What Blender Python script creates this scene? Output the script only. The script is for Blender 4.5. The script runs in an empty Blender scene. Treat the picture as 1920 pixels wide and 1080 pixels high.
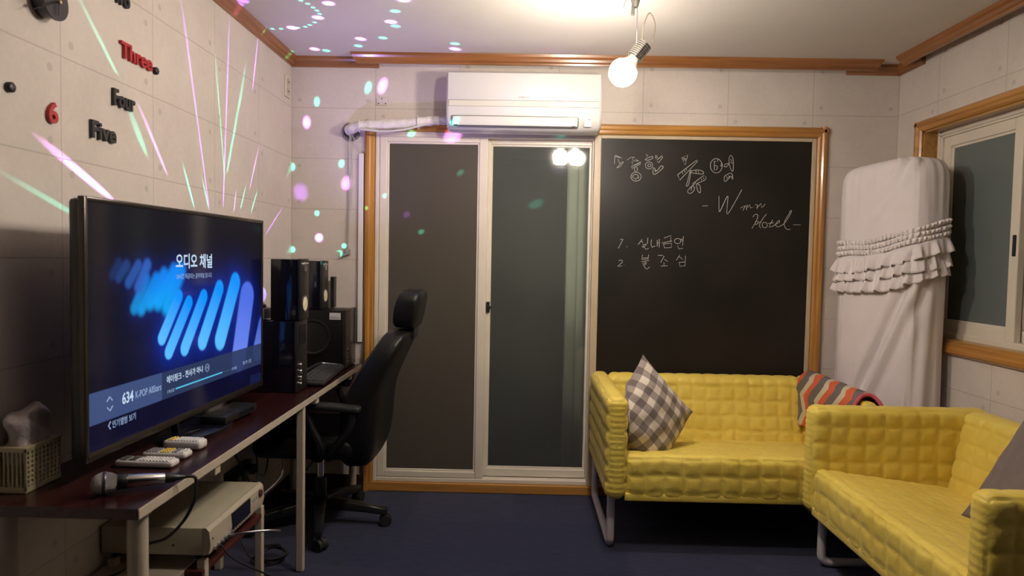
import bpy, bmesh, math, random
import numpy as np
from mathutils import Vector, Matrix
random.seed(7)
S = bpy.context.scene
COL = S.collection
PI = math.pi

# ------------------------------------------------------------------ camera
cam_d = bpy.data.cameras.new('camera'); cam = bpy.data.objects.new('camera', cam_d); COL.objects.link(cam)
cam_d.sensor_width = 36.0; cam_d.lens = 1250/1920*36
_yaw, _pit, _rol = -.0132, -.0434, .0188
_f = Vector((math.sin(_yaw)*math.cos(_pit), math.cos(_yaw)*math.cos(_pit), math.sin(_pit)))
_r = Vector((math.cos(_yaw), -math.sin(_yaw), 0)); _u = _r.cross(_f)
_r2 = math.cos(_rol)*_r + math.sin(_rol)*_u; _u2 = -math.sin(_rol)*_r + math.cos(_rol)*_u
cam.matrix_world = Matrix(((_r2.x, _u2.x, -_f.x, 0), (_r2.y, _u2.y, -_f.y, 0), (_r2.z, _u2.z, -_f.z, 1.28), (0, 0, 0, 1)))
cam_d.clip_start = .02
cam_d.dof.use_dof = True; cam_d.dof.focus_distance = 3.0; cam_d.dof.aperture_fstop = 4.0
S.camera = cam
# ------------------------------------------------------------------ world, exposure, light levels
W = bpy.data.worlds.new('night'); S.world = W; W.use_nodes = True
W.node_tree.nodes['Background'].inputs[0].default_value = (.55, .5, .7, 1)
W.node_tree.nodes['Background'].inputs[1].default_value = .004
S.view_settings.view_transform = 'Standard'; S.view_settings.look = 'None'
S.view_settings.gamma = 1; S.view_settings.exposure = 0.0; S.view_settings.use_curve_mapping = False
BULB = 350.0            # radiance of the frosted bulbs
BULB_COL = (1.0, .89, .76)
DISCO = 1.0             # scale of all disco beams
SCREEN = 1.0

# ------------------------------------------------------------------ node helpers
def N(nt, typ, **kw):
    n = nt.nodes.new(typ)
    for k, v in kw.items():
        if k.startswith('i_'): n.inputs[k[2:]].default_value = v
        else: setattr(n, k, v)
    return n
def M(nt, op, a, b=None, c=None):
    n = nt.nodes.new('ShaderNodeMath'); n.operation = op
    for i, v in enumerate((a, b, c)):
        if v is None: continue
        if isinstance(v, (int, float)): n.inputs[i].default_value = v
        else: nt.links.new(v, n.inputs[i])
    return n.outputs[0]
def sstep(nt, x, e0, e1):
    n = nt.nodes.new('ShaderNodeMapRange'); n.interpolation_type = 'SMOOTHSTEP'
    nt.links.new(x, n.inputs[0])
    a, b, c, d = (e0, e1, 0, 1) if e0 < e1 else (e1, e0, 1, 0)
    for i, v in enumerate((a, b, c, d)): n.inputs[i+1].default_value = v
    return n.outputs[0]
def mixc(nt, fac, a, b):
    n = nt.nodes.new('ShaderNodeMix'); n.data_type = 'RGBA'
    if isinstance(fac, (int, float)): n.inputs[0].default_value = fac
    else: nt.links.new(fac, n.inputs[0])
    for i, v in ((6, a), (7, b)):
        if isinstance(v, tuple): n.inputs[i].default_value = (*v, 1) if len(v) == 3 else v
        else: nt.links.new(v, n.inputs[i])
    return n.outputs[2]
def newmat(name):
    m = bpy.data.materials.new(name); m.use_nodes = True
    nt = m.node_tree; return m, nt, nt.nodes['Principled BSDF']
_mats = {}
def mat(name, col, rough=.5, metal=0., spec=.5, var=.0, vscale=8., bump=0., bscale=40., stretch=(1, 1, 1), coat=0., emit=None, estr=0., sheen=0., alpha=1., trans=0.):
    if name in _mats: return _mats[name]
    m, nt, b = newmat(name)
    b.inputs['Base Color'].default_value = (*col, 1)
    b.inputs['Roughness'].default_value = rough; b.inputs['Metallic'].default_value = metal
    b.inputs['Specular IOR Level'].default_value = spec
    b.inputs['Coat Weight'].default_value = coat; b.inputs['Sheen Weight'].default_value = sheen
    b.inputs['Alpha'].default_value = alpha; b.inputs['Transmission Weight'].default_value = trans
    geo = N(nt, 'ShaderNodeNewGeometry')
    mp = N(nt, 'ShaderNodeMapping'); mp.inputs['Scale'].default_value = stretch
    nt.links.new(geo.outputs['Position'], mp.inputs['Vector'])
    if var:
        no = N(nt, 'ShaderNodeTexNoise'); no.inputs['Scale'].default_value = vscale; no.inputs['Detail'].default_value = 5
        nt.links.new(mp.outputs[0], no.inputs['Vector'])
        lo = tuple(c*(1-var) for c in col); hi = tuple(min(1, c*(1+var)) for c in col)
        f = sstep(nt, no.outputs[0], .3, .7)
        nt.links.new(mixc(nt, f, lo, hi), b.inputs['Base Color'])
    if bump:
        nb = N(nt, 'ShaderNodeTexNoise'); nb.inputs['Scale'].default_value = bscale; nb.inputs['Detail'].default_value = 4
        nt.links.new(mp.outputs[0], nb.inputs['Vector'])
        bp = N(nt, 'ShaderNodeBump'); bp.inputs['Strength'].default_value = bump; bp.inputs['Distance'].default_value = .01
        nt.links.new(nb.outputs[0], bp.inputs['Height']); nt.links.new(bp.outputs[0], b.inputs['Normal'])
    if emit:
        b.inputs['Emission Color'].default_value = (*emit, 1); b.inputs['Emission Strength'].default_value = estr
    _mats[name] = m
    return m

def wallpaper(name, axis, u0, w, z0, dz, break_at=None, u1=0, zshift=0, col=(.60, .535, .485)):
    """printed bare-concrete wallpaper: panel joints and tie holes"""
    m, nt, b = newmat(name)
    geo = N(nt, 'ShaderNodeNewGeometry'); sp = N(nt, 'ShaderNodeSeparateXYZ'); nt.links.new(geo.outputs['Position'], sp.inputs[0])
    px = sp.outputs[axis]; pz = sp.outputs[2]
    off = u0
    if break_at is not None:
        gt = M(nt, 'GREATER_THAN', px, break_at)
        off = M(nt, 'MULTIPLY_ADD', gt, u1-u0, u0)
    u = M(nt, 'DIVIDE', M(nt, 'SUBTRACT', px, off), w)
    v = M(nt, 'DIVIDE', M(nt, 'SUBTRACT', pz, z0), dz)
    ru = M(nt, 'ROUND', u); rv = M(nt, 'ROUND', v)
    du = M(nt, 'MULTIPLY', M(nt, 'SUBTRACT', u, ru), w); dv = M(nt, 'MULTIPLY', M(nt, 'SUBTRACT', v, rv), dz)
    au = M(nt, 'ABSOLUTE', du); av = M(nt, 'ABSOLUTE', dv)
    seam = M(nt, 'MAXIMUM', sstep(nt, au, .0032, .0008), sstep(nt, av, .0032, .0008))
    par = M(nt, 'MULTIPLY_ADD', M(nt, 'PINGPONG', M(nt, 'ADD', ru, rv), 1.0), -2.0, 1.0)
    same = M(nt, 'GREATER_THAN', M(nt, 'MULTIPLY', M(nt, 'MULTIPLY', du, dv), par), 0)
    hd = M(nt, 'SQRT', M(nt, 'ADD', M(nt, 'POWER', M(nt, 'SUBTRACT', au, .042), 2), M(nt, 'POWER', M(nt, 'SUBTRACT', av, .040), 2)))
    hole = M(nt, 'MULTIPLY', sstep(nt, hd, .013, .0085), same)
    n1 = N(nt, 'ShaderNodeTexNoise'); n1.inputs['Scale'].default_value = 3.5; n1.inputs['Detail'].default_value = 7; n1.inputs['Roughness'].default_value = .65
    n2 = N(nt, 'ShaderNodeTexNoise'); n2.inputs['Scale'].default_value = 60; n2.inputs['Detail'].default_value = 3
    nt.links.new(geo.outputs['Position'], n1.inputs['Vector']); nt.links.new(geo.outputs['Position'], n2.inputs['Vector'])
    f = M(nt, 'ADD', M(nt, 'MULTIPLY', n1.outputs[0], .75), M(nt, 'MULTIPLY', n2.outputs[0], .25))
    base = mixc(nt, sstep(nt, f, .32, .68), tuple(c*.93 for c in col), tuple(min(1, c*1.06) for c in col))
    c1 = mixc(nt, M(nt, 'MULTIPLY', seam, .38), base, (.25, .21, .18))
    c2 = mixc(nt, M(nt, 'MULTIPLY', hole, .32), c1, (.25, .22, .20))
    nt.links.new(c2, b.inputs['Base Color'])
    b.inputs['Roughness'].default_value = .75; b.inputs['Specular IOR Level'].default_value = .25
    bp = N(nt, 'ShaderNodeBump'); bp.inputs['Strength'].default_value = .25; bp.inputs['Distance'].default_value = .002
    h = M(nt, 'SUBTRACT', M(nt, 'MULTIPLY', n2.outputs[0], .3), M(nt, 'ADD', seam, M(nt, 'MULTIPLY', hole, .5)))
    nt.links.new(h, bp.inputs['Height']); nt.links.new(bp.outputs[0], b.inputs['Normal'])
    return m

def wood(name, col, dark, along=2, scale=30., rough=.28, coat=.3, vs=1.):
    m, nt, b = newmat(name)
    geo = N(nt, 'ShaderNodeNewGeometry'); mp = N(nt, 'ShaderNodeMapping')
    s = [1.0, 1.0, 1.0]; s[along] = .05; mp.inputs['Scale'].default_value = s
    nt.links.new(geo.outputs['Position'], mp.inputs['Vector'])
    n1 = N(nt, 'ShaderNodeTexNoise'); n1.inputs['Scale'].default_value = scale; n1.inputs['Detail'].default_value = 6; n1.inputs['Distortion'].default_value = .6
    nt.links.new(mp.outputs[0], n1.inputs['Vector'])
    nt.links.new(mixc(nt, sstep(nt, n1.outputs[0], .3, .7), dark, col), b.inputs['Base Color'])
    b.inputs['Roughness'].default_value = rough; b.inputs['Coat Weight'].default_value = coat; b.inputs['Coat Roughness'].default_value = .15
    return m

# ------------------------------------------------------------------ mesh helpers
class MB:
    """collects shapes; build() links them as ONE mesh object"""
    def __init__(s): s.v = []; s.f = []; s.uv = None
    def add(s, vs, fs, T=None):
        o = len(s.v)
        for p in vs:
            p = Vector(p); s.v.append(tuple(T @ p if T is not None else p))
        s.f += [tuple(i+o for i in f) for f in fs]
        return s
    def box(s, x0, x1, y0, y1, z0, z1, bev=0., seg=2, T=None):
        bm = bmesh.new(); bmesh.ops.create_cube(bm, size=1)
        for v in bm.verts: v.co = Vector(((x0+x1)/2+v.co.x*(x1-x0), (y0+y1)/2+v.co.y*(y1-y0), (z0+z1)/2+v.co.z*(z1-z0)))
        if bev: bmesh.ops.bevel(bm, geom=list(bm.edges), offset=min(bev, .49*min(abs(x1-x0), abs(y1-y0), abs(z1-z0))), segments=seg, profile=.5, affect='EDGES')
        bm.verts.index_update()
        s.add([v.co[:] for v in bm.verts], [[v.index for v in f.verts] for f in bm.faces], T); bm.free(); return s
    def lathe(s, prof, p0=(0, 0, 0), axis=(0, 0, 1), n=24, T=None):
        """prof: (radius, height along axis)"""
        ax = Vector(axis).normalized(); q = Vector((0, 0, 1)).rotation_difference(ax); p0 = Vector(p0)
        vs = []; fs = []
        for r, h in prof:
            for i in range(n):
                a = 2*PI*i/n; vs.append(p0 + q @ Vector((r*math.cos(a), r*math.sin(a), h)))
        for j in range(len(prof)-1):
            for i in range(n):
                k = (i+1) % n; fs.append((j*n+i, j*n+k, (j+1)*n+k, (j+1)*n+i))
        fs.append(tuple(range(n))[::-1]); fs.append(tuple((len(prof)-1)*n+i for i in range(n)))
        return s.add(vs, fs, T)
    def cyl(s, p0, p1, r0, r1=None, n=20, T=None):
        d = Vector(p1)-Vector(p0); r1 = r0 if r1 is None else r1
        return s.lathe([(r0, 0), (r1, d.length)], p0, d, n, T)
    def tube(s, pts, r, n=8, closed=False, T=None, flat=1.):
        pts = [Vector(p) for p in pts]; vs = []; fs = []; up = None; m = len(pts)
        for i, p in enumerate(pts):
            a = pts[(i-1) % m] if (closed or i > 0) else p; b = pts[(i+1) % m] if (closed or i < m-1) else p
            t = (b-a).normalized()
            if up is None: up = Vector((0, 0, 1)) if abs(t.z) < .9 else Vector((0, 1, 0))
            x = t.cross(up).normalized(); up = x.cross(t).normalized()
            rr = r[i] if isinstance(r, (list, tuple)) else r
            for k in range(n):
                an = 2*PI*k/n; vs.append(p + rr*(math.cos(an)*x + flat*math.sin(an)*up))
        for i in range(m if closed else m-1):
            j = (i+1) % m
            for k in range(n):
                l = (k+1) % n; fs.append((i*n+k, i*n+l, j*n+l, j*n+k))
        if not closed: fs.append(tuple(range(n))[::-1]); fs.append(tuple((m-1)*n+k for k in range(n)))
        return s.add(vs, fs, T)
    def prism(s, poly, axis, a0, a1, T=None):
        """poly: 2D points in the two other axes, order x,y,z without axis"""
        def P(u, v, w): return {0: (w, u, v), 1: (u, w, v), 2: (u, v, w)}[axis]
        n = len(poly); vs = [P(u, v, a0) for u, v in poly] + [P(u, v, a1) for u, v in poly]
        fs = [tuple(range(n))[::-1], tuple(range(n, 2*n))] + [(i, (i+1) % n, n+(i+1) % n, n+i) for i in range(n)]
        return s.add(vs, fs, T)
    def loft(s, rings, T=None, cap=True):
        n = len(rings[0]); vs = [p for r in rings for p in r]; fs = []
        for j in range(len(rings)-1):
            for i in range(n):
                k = (i+1) % n; fs.append((j*n+i, j*n+k, (j+1)*n+k, (j+1)*n+i))
        if cap: fs.append(tuple(range(n))[::-1]); fs.append(tuple((len(rings)-1)*n+i for i in range(n)))
        return s.add(vs, fs, T)
    def rbox(s, size, r, res, disp=None, fn=None, T=None):
        """rounded box around the origin, subdivided; disp(face_axis, u, v, sign)->offset; fn deforms points"""
        h = [d/2 for d in size]; vid = {}; vs = []; fs = []
        for ax in range(3):
            a, b = [(1, 2), (2, 0), (0, 1)][ax]
            na, nb = max(4, int(size[a]/res)), max(4, int(size[b]/res))
            for sg in (-1, 1):
                ids = {}
                for i in range(na+1):
                    for j in range(nb+1):
                        p = [0, 0, 0]; p[ax] = sg*h[ax]; p[a] = -h[a]+size[a]*i/na; p[b] = -h[b]+size[b]*j/nb
                        q = Vector([max(-h[k]+r, min(h[k]-r, p[k])) for k in range(3)])
                        d = (Vector(p)-q)
                        d = d.normalized() if d.length > 1e-9 else Vector([sg if k == ax else 0 for k in range(3)])
                        o = q + d*r
                        if disp:
                            o = o + d*disp(ax, p[a], p[b], sg)
                        if fn: o = Vector(fn(*o))
                        key = tuple(round(c, 5) for c in p)
                        if key not in vid: vid[key] = len(vs); vs.append(o)
                        ids[i, j] = vid[key]
                for i in range(na):
                    for j in range(nb):
                        f = (ids[i, j], ids[i+1, j], ids[i+1, j+1], ids[i, j+1])
                        fs.append(f if sg > 0 else f[::-1])
        return s.add(vs, fs, T)
    def build(s, name, m, parent=None, smooth=None, origin=None, kind=None, uv=None):
        base = Vector((0, 0, 0)); p = parent
        while p is not None: base += p.location; p = p.parent
        if parent is None:
            if origin is None:
                xs = np.array(s.v); mn = xs.min(0); mx = xs.max(0); origin = ((mn[0]+mx[0])/2, (mn[1]+mx[1])/2, mn[2])
            base = Vector(origin)
        me = bpy.data.meshes.new(name); me.from_pydata([(x-base.x, y-base.y, z-base.z) for x, y, z in s.v], [], s.f); me.update()
        bm = bmesh.new(); bm.from_mesh(me); bmesh.ops.recalc_face_normals(bm, faces=bm.faces); bm.to_mesh(me); bm.free()
        if smooth is not None:
            for pl in me.polygons: pl.use_smooth = True
            if smooth < 180: me.set_sharp_from_angle(angle=math.radians(smooth))
        if uv is not None:
            ul = me.uv_layers.new(name='UVMap')
            for lp in me.loops: ul.data[lp.index].uv = uv[lp.vertex_index]
        o = bpy.data.objects.new(name, me); COL.objects.link(o)
        for mm in (m if isinstance(m, (list, tuple)) else [m]): me.materials.append(mm)
        if parent is not None: o.parent = parent
        else: o.location = base
        if kind: o['kind'] = kind
        return o

def tag(o, label=None, cat=None, group=None, kind=None):
    if label: o['label'] = label
    if cat: o['category'] = cat
    if group: o['group'] = group
    if kind: o['kind'] = kind
    return o
def thing(name, loc, label=None, cat=None, group=None, kind=None):
    o = bpy.data.objects.new(name, None); COL.objects.link(o); o.location = loc; o.empty_display_size = .05
    return tag(o, label, cat, group, kind)
def copy_tree(o, parent=None):
    c = o.copy(); COL.objects.link(c); c.parent = parent
    for ch in list(o.children): copy_tree(ch, c)
    return c

LEFT = Matrix(((0, 0, 1), (1, 0, 0), (0, 1, 0)))      # text on a surface that faces +X
BACK = Matrix(((1, 0, 0), (0, 0, -1), (0, 1, 0)))     # text on a surface that faces -Y
def text_mb(body, R3, pos, width=None, height=None, extrude=0., bold=0., bevel=0.):
    """text whose lower-left corner is at pos, fitted into width x height"""
    cu = bpy.data.curves.new('t', 'FONT'); cu.body = body; cu.extrude = 0; cu.offset = bold; cu.resolution_u = 4
    ob = bpy.data.objects.new('t', cu); COL.objects.link(ob); bpy.context.view_layer.update()
    me = bpy.data.meshes.new_from_object(ob.evaluated_get(bpy.context.evaluated_depsgraph_get()))
    xs = [v.co.x for v in me.vertices]; ys = [v.co.y for v in me.vertices]
    x0, x1, y0, y1 = min(xs), max(xs), min(ys), max(ys)
    sy = height/(y1-y0) if height else None; sx = width/(x1-x0) if width else None
    sx = sx or sy; sy = sy or sx
    mb = MB(); pos = Vector(pos)
    fs = [list(p.vertices) for p in me.polygons]
    P = [((v.co.x-x0)*sx, (v.co.y-y0)*sy) for v in me.vertices]
    if extrude:
        bm = bmesh.new(); vv = [bm.verts.new((x, y, 0)) for x, y in P]
        for f in fs:
            try: bm.faces.new([vv[i] for i in f])
            except ValueError: pass
        bmesh.ops.remove_doubles(bm, verts=bm.verts, dist=1e-6)
        g = bmesh.ops.extrude_face_region(bm, geom=list(bm.faces))
        for e in g['geom']:
            if isinstance(e, bmesh.types.BMVert): e.co.z += extrude
        bm.verts.index_update()
        mb.add([pos + R3 @ v.co for v in bm.verts], [[v.index for v in f.verts] for f in bm.faces]); bm.free()
    else:
        mb.add([pos + R3 @ Vector((x, y, 0)) for x, y in P], fs)
    bpy.data.objects.remove(ob); bpy.data.curves.remove(cu); bpy.data.meshes.remove(me)
    return mb
def catmull(pts, k=8):
    P = [Vector(p) for p in pts]; out = []
    for i in range(len(P)-1):
        a = P[max(0, i-1)]; b = P[i]; c = P[i+1]; d = P[min(len(P)-1, i+2)]
        for j in range(k):
            t = j/k
            out.append(.5*((2*b)+(c-a)*t+(2*a-5*b+4*c-d)*t*t+(3*b-a-3*c+d)*t**3))
    return out+[P[-1]]
# ================================================================== materials
XL, XR, D, ZC = -1.2478, 1.986, 3.601, 2.335
YN = .35
wl_mat = wallpaper('concrete wallpaper left', 1, D, .4508, 1.8011, .2706)
wb_mat = wallpaper('concrete wallpaper back', 0, -.7975, .4508, 1.8011, .2706, break_at=-.1, u1=.6329-.4508)
wr_mat = wallpaper('concrete wallpaper right', 1, 3.2647, .4523, 1.8051, .2706)
ceil_mat = mat('ceiling paper', (.64, .595, .555), .8, var=.02, vscale=4, bump=.08, bscale=120)
oak_v = wood('golden oak upright', (.50, .24, .055), (.34, .145, .03), 2)
oak_x = wood('golden oak lengthwise', (.50, .24, .055), (.34, .145, .03), 0)
oak_y = wood('golden oak depthwise', (.50, .24, .055), (.34, .145, .03), 1)
crown_x = wood('brown oak lengthwise', (.32, .13, .042), (.21, .08, .028), 0)
crown_y = wood('brown oak depthwise', (.32, .13, .042), (.21, .08, .028), 1)
upvc = mat('cream plastic frame', (.70, .63, .53), .35, var=.03, vscale=5)
beige = mat('beige painted frame', (.50, .40, .27), .4, var=.05, vscale=10)
white_pl = mat('white plastic', (.80, .78, .74), .32)
grey_pl = mat('grey plastic', (.42, .41, .39), .4)
black_pl = mat('black plastic', (.012, .012, .013), .35)
black_gloss = mat('black gloss', (.006, .006, .012), .12, coat=.4)
black_rub = mat('black rubber', (.012, .012, .012), .6)
chrome = mat('chrome', (.75, .74, .72), .18, 1.)
steel = mat('brushed metal', (.55, .55, .56), .28, 1.)
navy = mat('dark skirting', (.05, .018, .012), .4)

# carpet tiles
def carpet():
    m, nt, b = newmat('navy carpet tiles')
    geo = N(nt, 'ShaderNodeNewGeometry'); mp = N(nt, 'ShaderNodeMapping'); mp.inputs['Location'].default_value = (.02, .06, 2.5)
    nt.links.new(geo.outputs['Position'], mp.inputs['Vector'])
    sn = N(nt, 'ShaderNodeVectorMath', operation='SNAP'); sn.inputs[1].default_value = (.5, .25, 5)
    nt.links.new(mp.outputs[0], sn.inputs[0])
    wn = N(nt, 'ShaderNodeTexWhiteNoise'); nt.links.new(sn.outputs[0], wn.inputs['Vector'])
    mp2 = N(nt, 'ShaderNodeMapping'); mp2.inputs['Scale'].default_value = (14, 160, 1); nt.links.new(geo.outputs['Position'], mp2.inputs['Vector'])
    n1 = N(nt, 'ShaderNodeTexNoise'); n1.inputs['Scale'].default_value = 1.; n1.inputs['Detail'].default_value = 4; nt.links.new(mp2.outputs[0], n1.inputs['Vector'])
    n2 = N(nt, 'ShaderNodeTexNoise'); n2.inputs['Scale'].default_value = 700.; nt.links.new(geo.outputs['Position'], n2.inputs['Vector'])
    tile = mixc(nt, wn.outputs['Value'], (.013, .018, .056), (.036, .038, .084))
    st = mixc(nt, sstep(nt, n1.outputs[0], .35, .7), (.55, .55, .6), (1.25, 1.25, 1.25))
    mu = N(nt, 'ShaderNodeMix', data_type='RGBA', blend_type='MULTIPLY'); mu.inputs[0].default_value = 1
    nt.links.new(tile, mu.inputs[6]); nt.links.new(st, mu.inputs[7]); nt.links.new(mu.outputs[2], b.inputs['Base Color'])
    b.inputs['Roughness'].default_value = .95; b.inputs['Specular IOR Level'].default_value = .1; b.inputs['Sheen Weight'].default_value = .15
    bp = N(nt, 'ShaderNodeBump'); bp.inputs['Strength'].default_value = .6; bp.inputs['Distance'].default_value = .004
    nt.links.new(n2.outputs[0], bp.inputs['Height']); nt.links.new(bp.outputs[0], b.inputs['Normal'])
    return m
carpet_mat = carpet()

def frosted(name, body, see, rough=.16, ripple=(3., 90.), rstr=.10):
    """frosted pane: a cloudy body, part see-through, with rippled glossy surface"""
    m, nt, b = newmat(name); out = nt.nodes['Material Output']; nt.nodes.remove(b)
    geo = N(nt, 'ShaderNodeNewGeometry'); mp = N(nt, 'ShaderNodeMapping'); mp.inputs['Scale'].default_value = (ripple[0], ripple[0], ripple[1])
    nt.links.new(geo.outputs['Position'], mp.inputs['Vector'])
    no = N(nt, 'ShaderNodeTexNoise'); no.inputs['Scale'].default_value = 1; no.inputs['Detail'].default_value = 2
    nt.links.new(mp.outputs[0], no.inputs['Vector'])
    bp = N(nt, 'ShaderNodeBump'); bp.inputs['Strength'].default_value = rstr; bp.inputs['Distance'].default_value = .01
    nt.links.new(no.outputs[0], bp.inputs['Height'])
    di = N(nt, 'ShaderNodeBsdfDiffuse'); di.inputs[0].default_value = (*body, 1)
    tr = N(nt, 'ShaderNodeBsdfTransparent'); tr.inputs[0].default_value = (.97, 1.0, .95, 1)
    gl = N(nt, 'ShaderNodeBsdfGlossy'); gl.inputs['Roughness'].default_value = rough; gl.inputs[0].default_value = (.9, .9, .9, 1)
    nt.links.new(bp.outputs[0], gl.inputs['Normal'])
    fr = N(nt, 'ShaderNodeFresnel'); fr.inputs[0].default_value = 1.5
    m1 = N(nt, 'ShaderNodeMixShader'); m1.inputs[0].default_value = see
    nt.links.new(di.outputs[0], m1.inputs[1]); nt.links.new(tr.outputs[0], m1.inputs[2])
    m2 = N(nt, 'ShaderNodeMixShader'); nt.links.new(fr.outputs[0], m2.inputs[0])
    nt.links.new(m1.outputs[0], m2.inputs[1]); nt.links.new(gl.outputs[0], m2.inputs[2])
    nt.links.new(m2.outputs[0], out.inputs[0])
    return m
glass_l = frosted('frosted brown pane', (.090, .078, .062), .10, .3, rstr=.03)
glass_r = frosted('frosted grey pane', (.20, .21, .20), .74, .05, (2.5, 60.), .012)
glass_w = frosted('frosted window pane', (.15, .178, .175), .15, .22)

# ================================================================== the room
MB().box(XL-.1, XR+.1, YN-.1, D+.15, -.1, 0).build('floor', carpet_mat, kind='structure')
MB().box(XL-.1, XR+.25, YN-.1, D+.15, ZC, ZC+.1).build('ceiling', ceil_mat, kind='structure')
MB().box(XL-.1, XL, YN-.1, D+.15, 0, ZC).build('wall_left', wl_mat, kind='structure')
DX0, DX1, DZ1 = -.795, 1.56, 1.952            # opening in the back wall
(MB().box(XL, DX0, D, D+.15, 0, ZC).box(DX1, XR+.1, D, D+.15, 0, ZC).box(DX0, DX1, D, D+.15, DZ1, ZC)
 ).build('wall_back', wb_mat, kind='structure')
WY0, WY1, WZ0, WZ1 = 1.90, 3.362, .935, 1.950   # window opening in the right wall
(MB().box(XR, XR+.15, YN-.1, WY0, 0, ZC).box(XR, XR+.15, WY1, D, 0, ZC).box(XR, XR+.15, WY0, WY1, 0, WZ0).box(XR, XR+.15, WY0, WY1, WZ1, ZC)
 ).build('wall_right', wr_mat, kind='structure')
# skirting
MB().box(XL, XL+.012, YN, D, 0, .085, .003).build('baseboard_left', navy, kind='structure')
MB().box(XL+.012, -.86, D-.012, D, 0, .085, .003).build('baseboard_back', navy, kind='structure')
MB().box(XR-.012, XR, YN, D, 0, .085, .003).build('baseboard_right', navy, kind='structure')
# crown moulding (profile: distance from the wall, height)
CP = [(0, 2.285), (.011, 2.285), (.014, 2.294), (.022, 2.300), (.026, 2.312), (.034, 2.322), (.037, 2.3348), (0, 2.3348)]
MB().prism([(XL+a, z) for a, z in CP], 1, YN, D).build('trim_1', crown_y, kind='structure')
MB().prism([(D-a, z) for a, z in CP], 0, XL, -.78).build('trim_2', crown_x, kind='structure')
MB().prism([(D-a, z) for a, z in CP], 0, 1.70, XR).build('trim_3', crown_x, kind='structure')
MB().prism([(XR-a, z) for a, z in CP], 1, 3.38, D).build('trim_4', crown_y, kind='structure')
def mitred(axis, base, a0, a1, sgn):
    """moulding hung clear of the wall with mitred ends; base = plane of its back"""
    vs = []; n = len(CP)
    for e, s2 in ((a0, -1), (a1, 1)):
        for a, z in CP:
            c = e + s2*a
            vs.append((c, base-a, z) if axis == 0 else (base-a, c, z))
    fs = [tuple(range(n))[::-1], tuple(range(n, 2*n))] + [(i, (i+1) % n, n+(i+1) % n, n+i) for i in range(n)]
    return MB().add(vs, fs)
mitred(0, 3.515, -.868, 1.80, 1).build('trim_5', crown_x, kind='structure')
mitred(1, 1.905, YN+.04, 3.40, 1).build('trim_6', crown_y, kind='structure')

# ---- outside the sliding door: an enclosed balcony
out_m = mat('balcony wall', (.055, .06, .05), .9, var=.2, vscale=2)
MB().box(-1.4, 2.0, 4.75, 4.85, -.1, 2.5).build('wall_outside', out_m, kind='structure')
MB().box(-1.4, 2.0, D+.15, 4.75, -.1, -.02).build('floor_outside', mat('balcony floor', (.05, .07, .035), .8), kind='structure')
post = MB().rbox((.066, .05, 2.2), .012, .03, T=Matrix.Translation((.288, 3.86, 1.08))).rbox((.09, .03, 2.2), .012, .03, T=Matrix.Translation((.355, 3.90, 1.08))).build('balcony_post', mat('white post', (.92, .93, .84), .5), smooth=60)
tag(post, 'white upright post standing behind the right frosted door pane', 'post')

# ---- casing round the door and the board
CAS = [(0, 0), (0, .013), (.008, .020), (.020, .021), (.028, .027), (.042, .027), (.050, .020), (.056, .008), (.056, 0)]   # (across, out)
def casing_back(x0, x1, z0, z1):
    b = MB()
    b.prism([(x0-a, D-h) for a, h in CAS], 2, z0, z1+.056)
    b.prism([(x1+a, D-h) for a, h in CAS], 2, z0, z1+.056)
    return b
casing_back(DX0, DX1, 0, DZ1).build('trim_7', oak_v, kind='structure')
MB().prism([(D-h, DZ1+a) for a, h in CAS], 0, DX0-.05, DX1+.05).build('trim_8', oak_x, kind='structure')
MB().box(DX0-.05, DX1+.05, D-.022, D+.06, .001, .05, .004).build('trim_9', oak_x, kind='structure')
door = thing('door_1', (-.21, D, .05), kind='structure')
(MB().box(DX0+.001, DX0+.022, D-.004, D+.10, .05, DZ1, .003).box(.374, .378, D+.02, D+.10, .05, DZ1)
 .box(DX0+.022, .378, D-.004, D+.10, 1.925, DZ1, .003).box(DX0+.022, .378, D-.002, D+.10, .05, .072, .003)).build('door_frame', upvc, door)
def sash(name, x0, x1, z0, z1, y, sl, sr, st, sb, gmat, th=.032):
    s = thing(name, (0, 0, 0)); s.parent = door; s.location = Vector(((x0+x1)/2, y, z0))-door.location
    f = MB().box(x0, x0+sl, y, y+th, z0, z1, .004).box(x1-sr, x1, y, y+th, z0, z1, .004)
    f.box(x0+sl-.001, x1-sr+.001, y, y+th, z1-st, z1, .004).box(x0+sl-.001, x1-sr+.001, y, y+th, z0, z0+sb, .004)
    i = .010                                           # stepped glazing bead
    f.box(x0+sl-.002, x0+sl+i, y+.008, y+th-.004, z0+sb, z1-st, .003).box(x1-sr-i, x1-sr+.002, y+.008, y+th-.004, z0+sb, z1-st, .003)
    f.box(x0+sl, x1-sr, y+.008, y+th-.004, z1-st-i, z1-st+.002, .003).box(x0+sl, x1-sr, y+.008, y+th-.004, z0+sb-.002, z0+sb+i, .003)
    f.build('sash_frame', upvc, s)
    MB().box(x0+sl+.002, x1-sr-.002, y+.014, y+.020, z0+sb+.002, z1-st-.002).build('glass_pane', gmat, s)
    return s
sash('sliding_sash', -.772, -.190, .074, 1.926, D+.004, .040, .045, .026, .034, glass_l)
s2 = sash('sliding_sash', -.205, .373, .076, 1.926, D+.044, .030, .004, .026, .045, glass_r)
lk = MB().box(-.186, -.168, D+.030, D+.043, .985, 1.045, .004).box(-.181, -.160, D+.026, D+.036, 1.005, 1.022, .003)
lk.build('latch', black_pl, s2)

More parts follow.
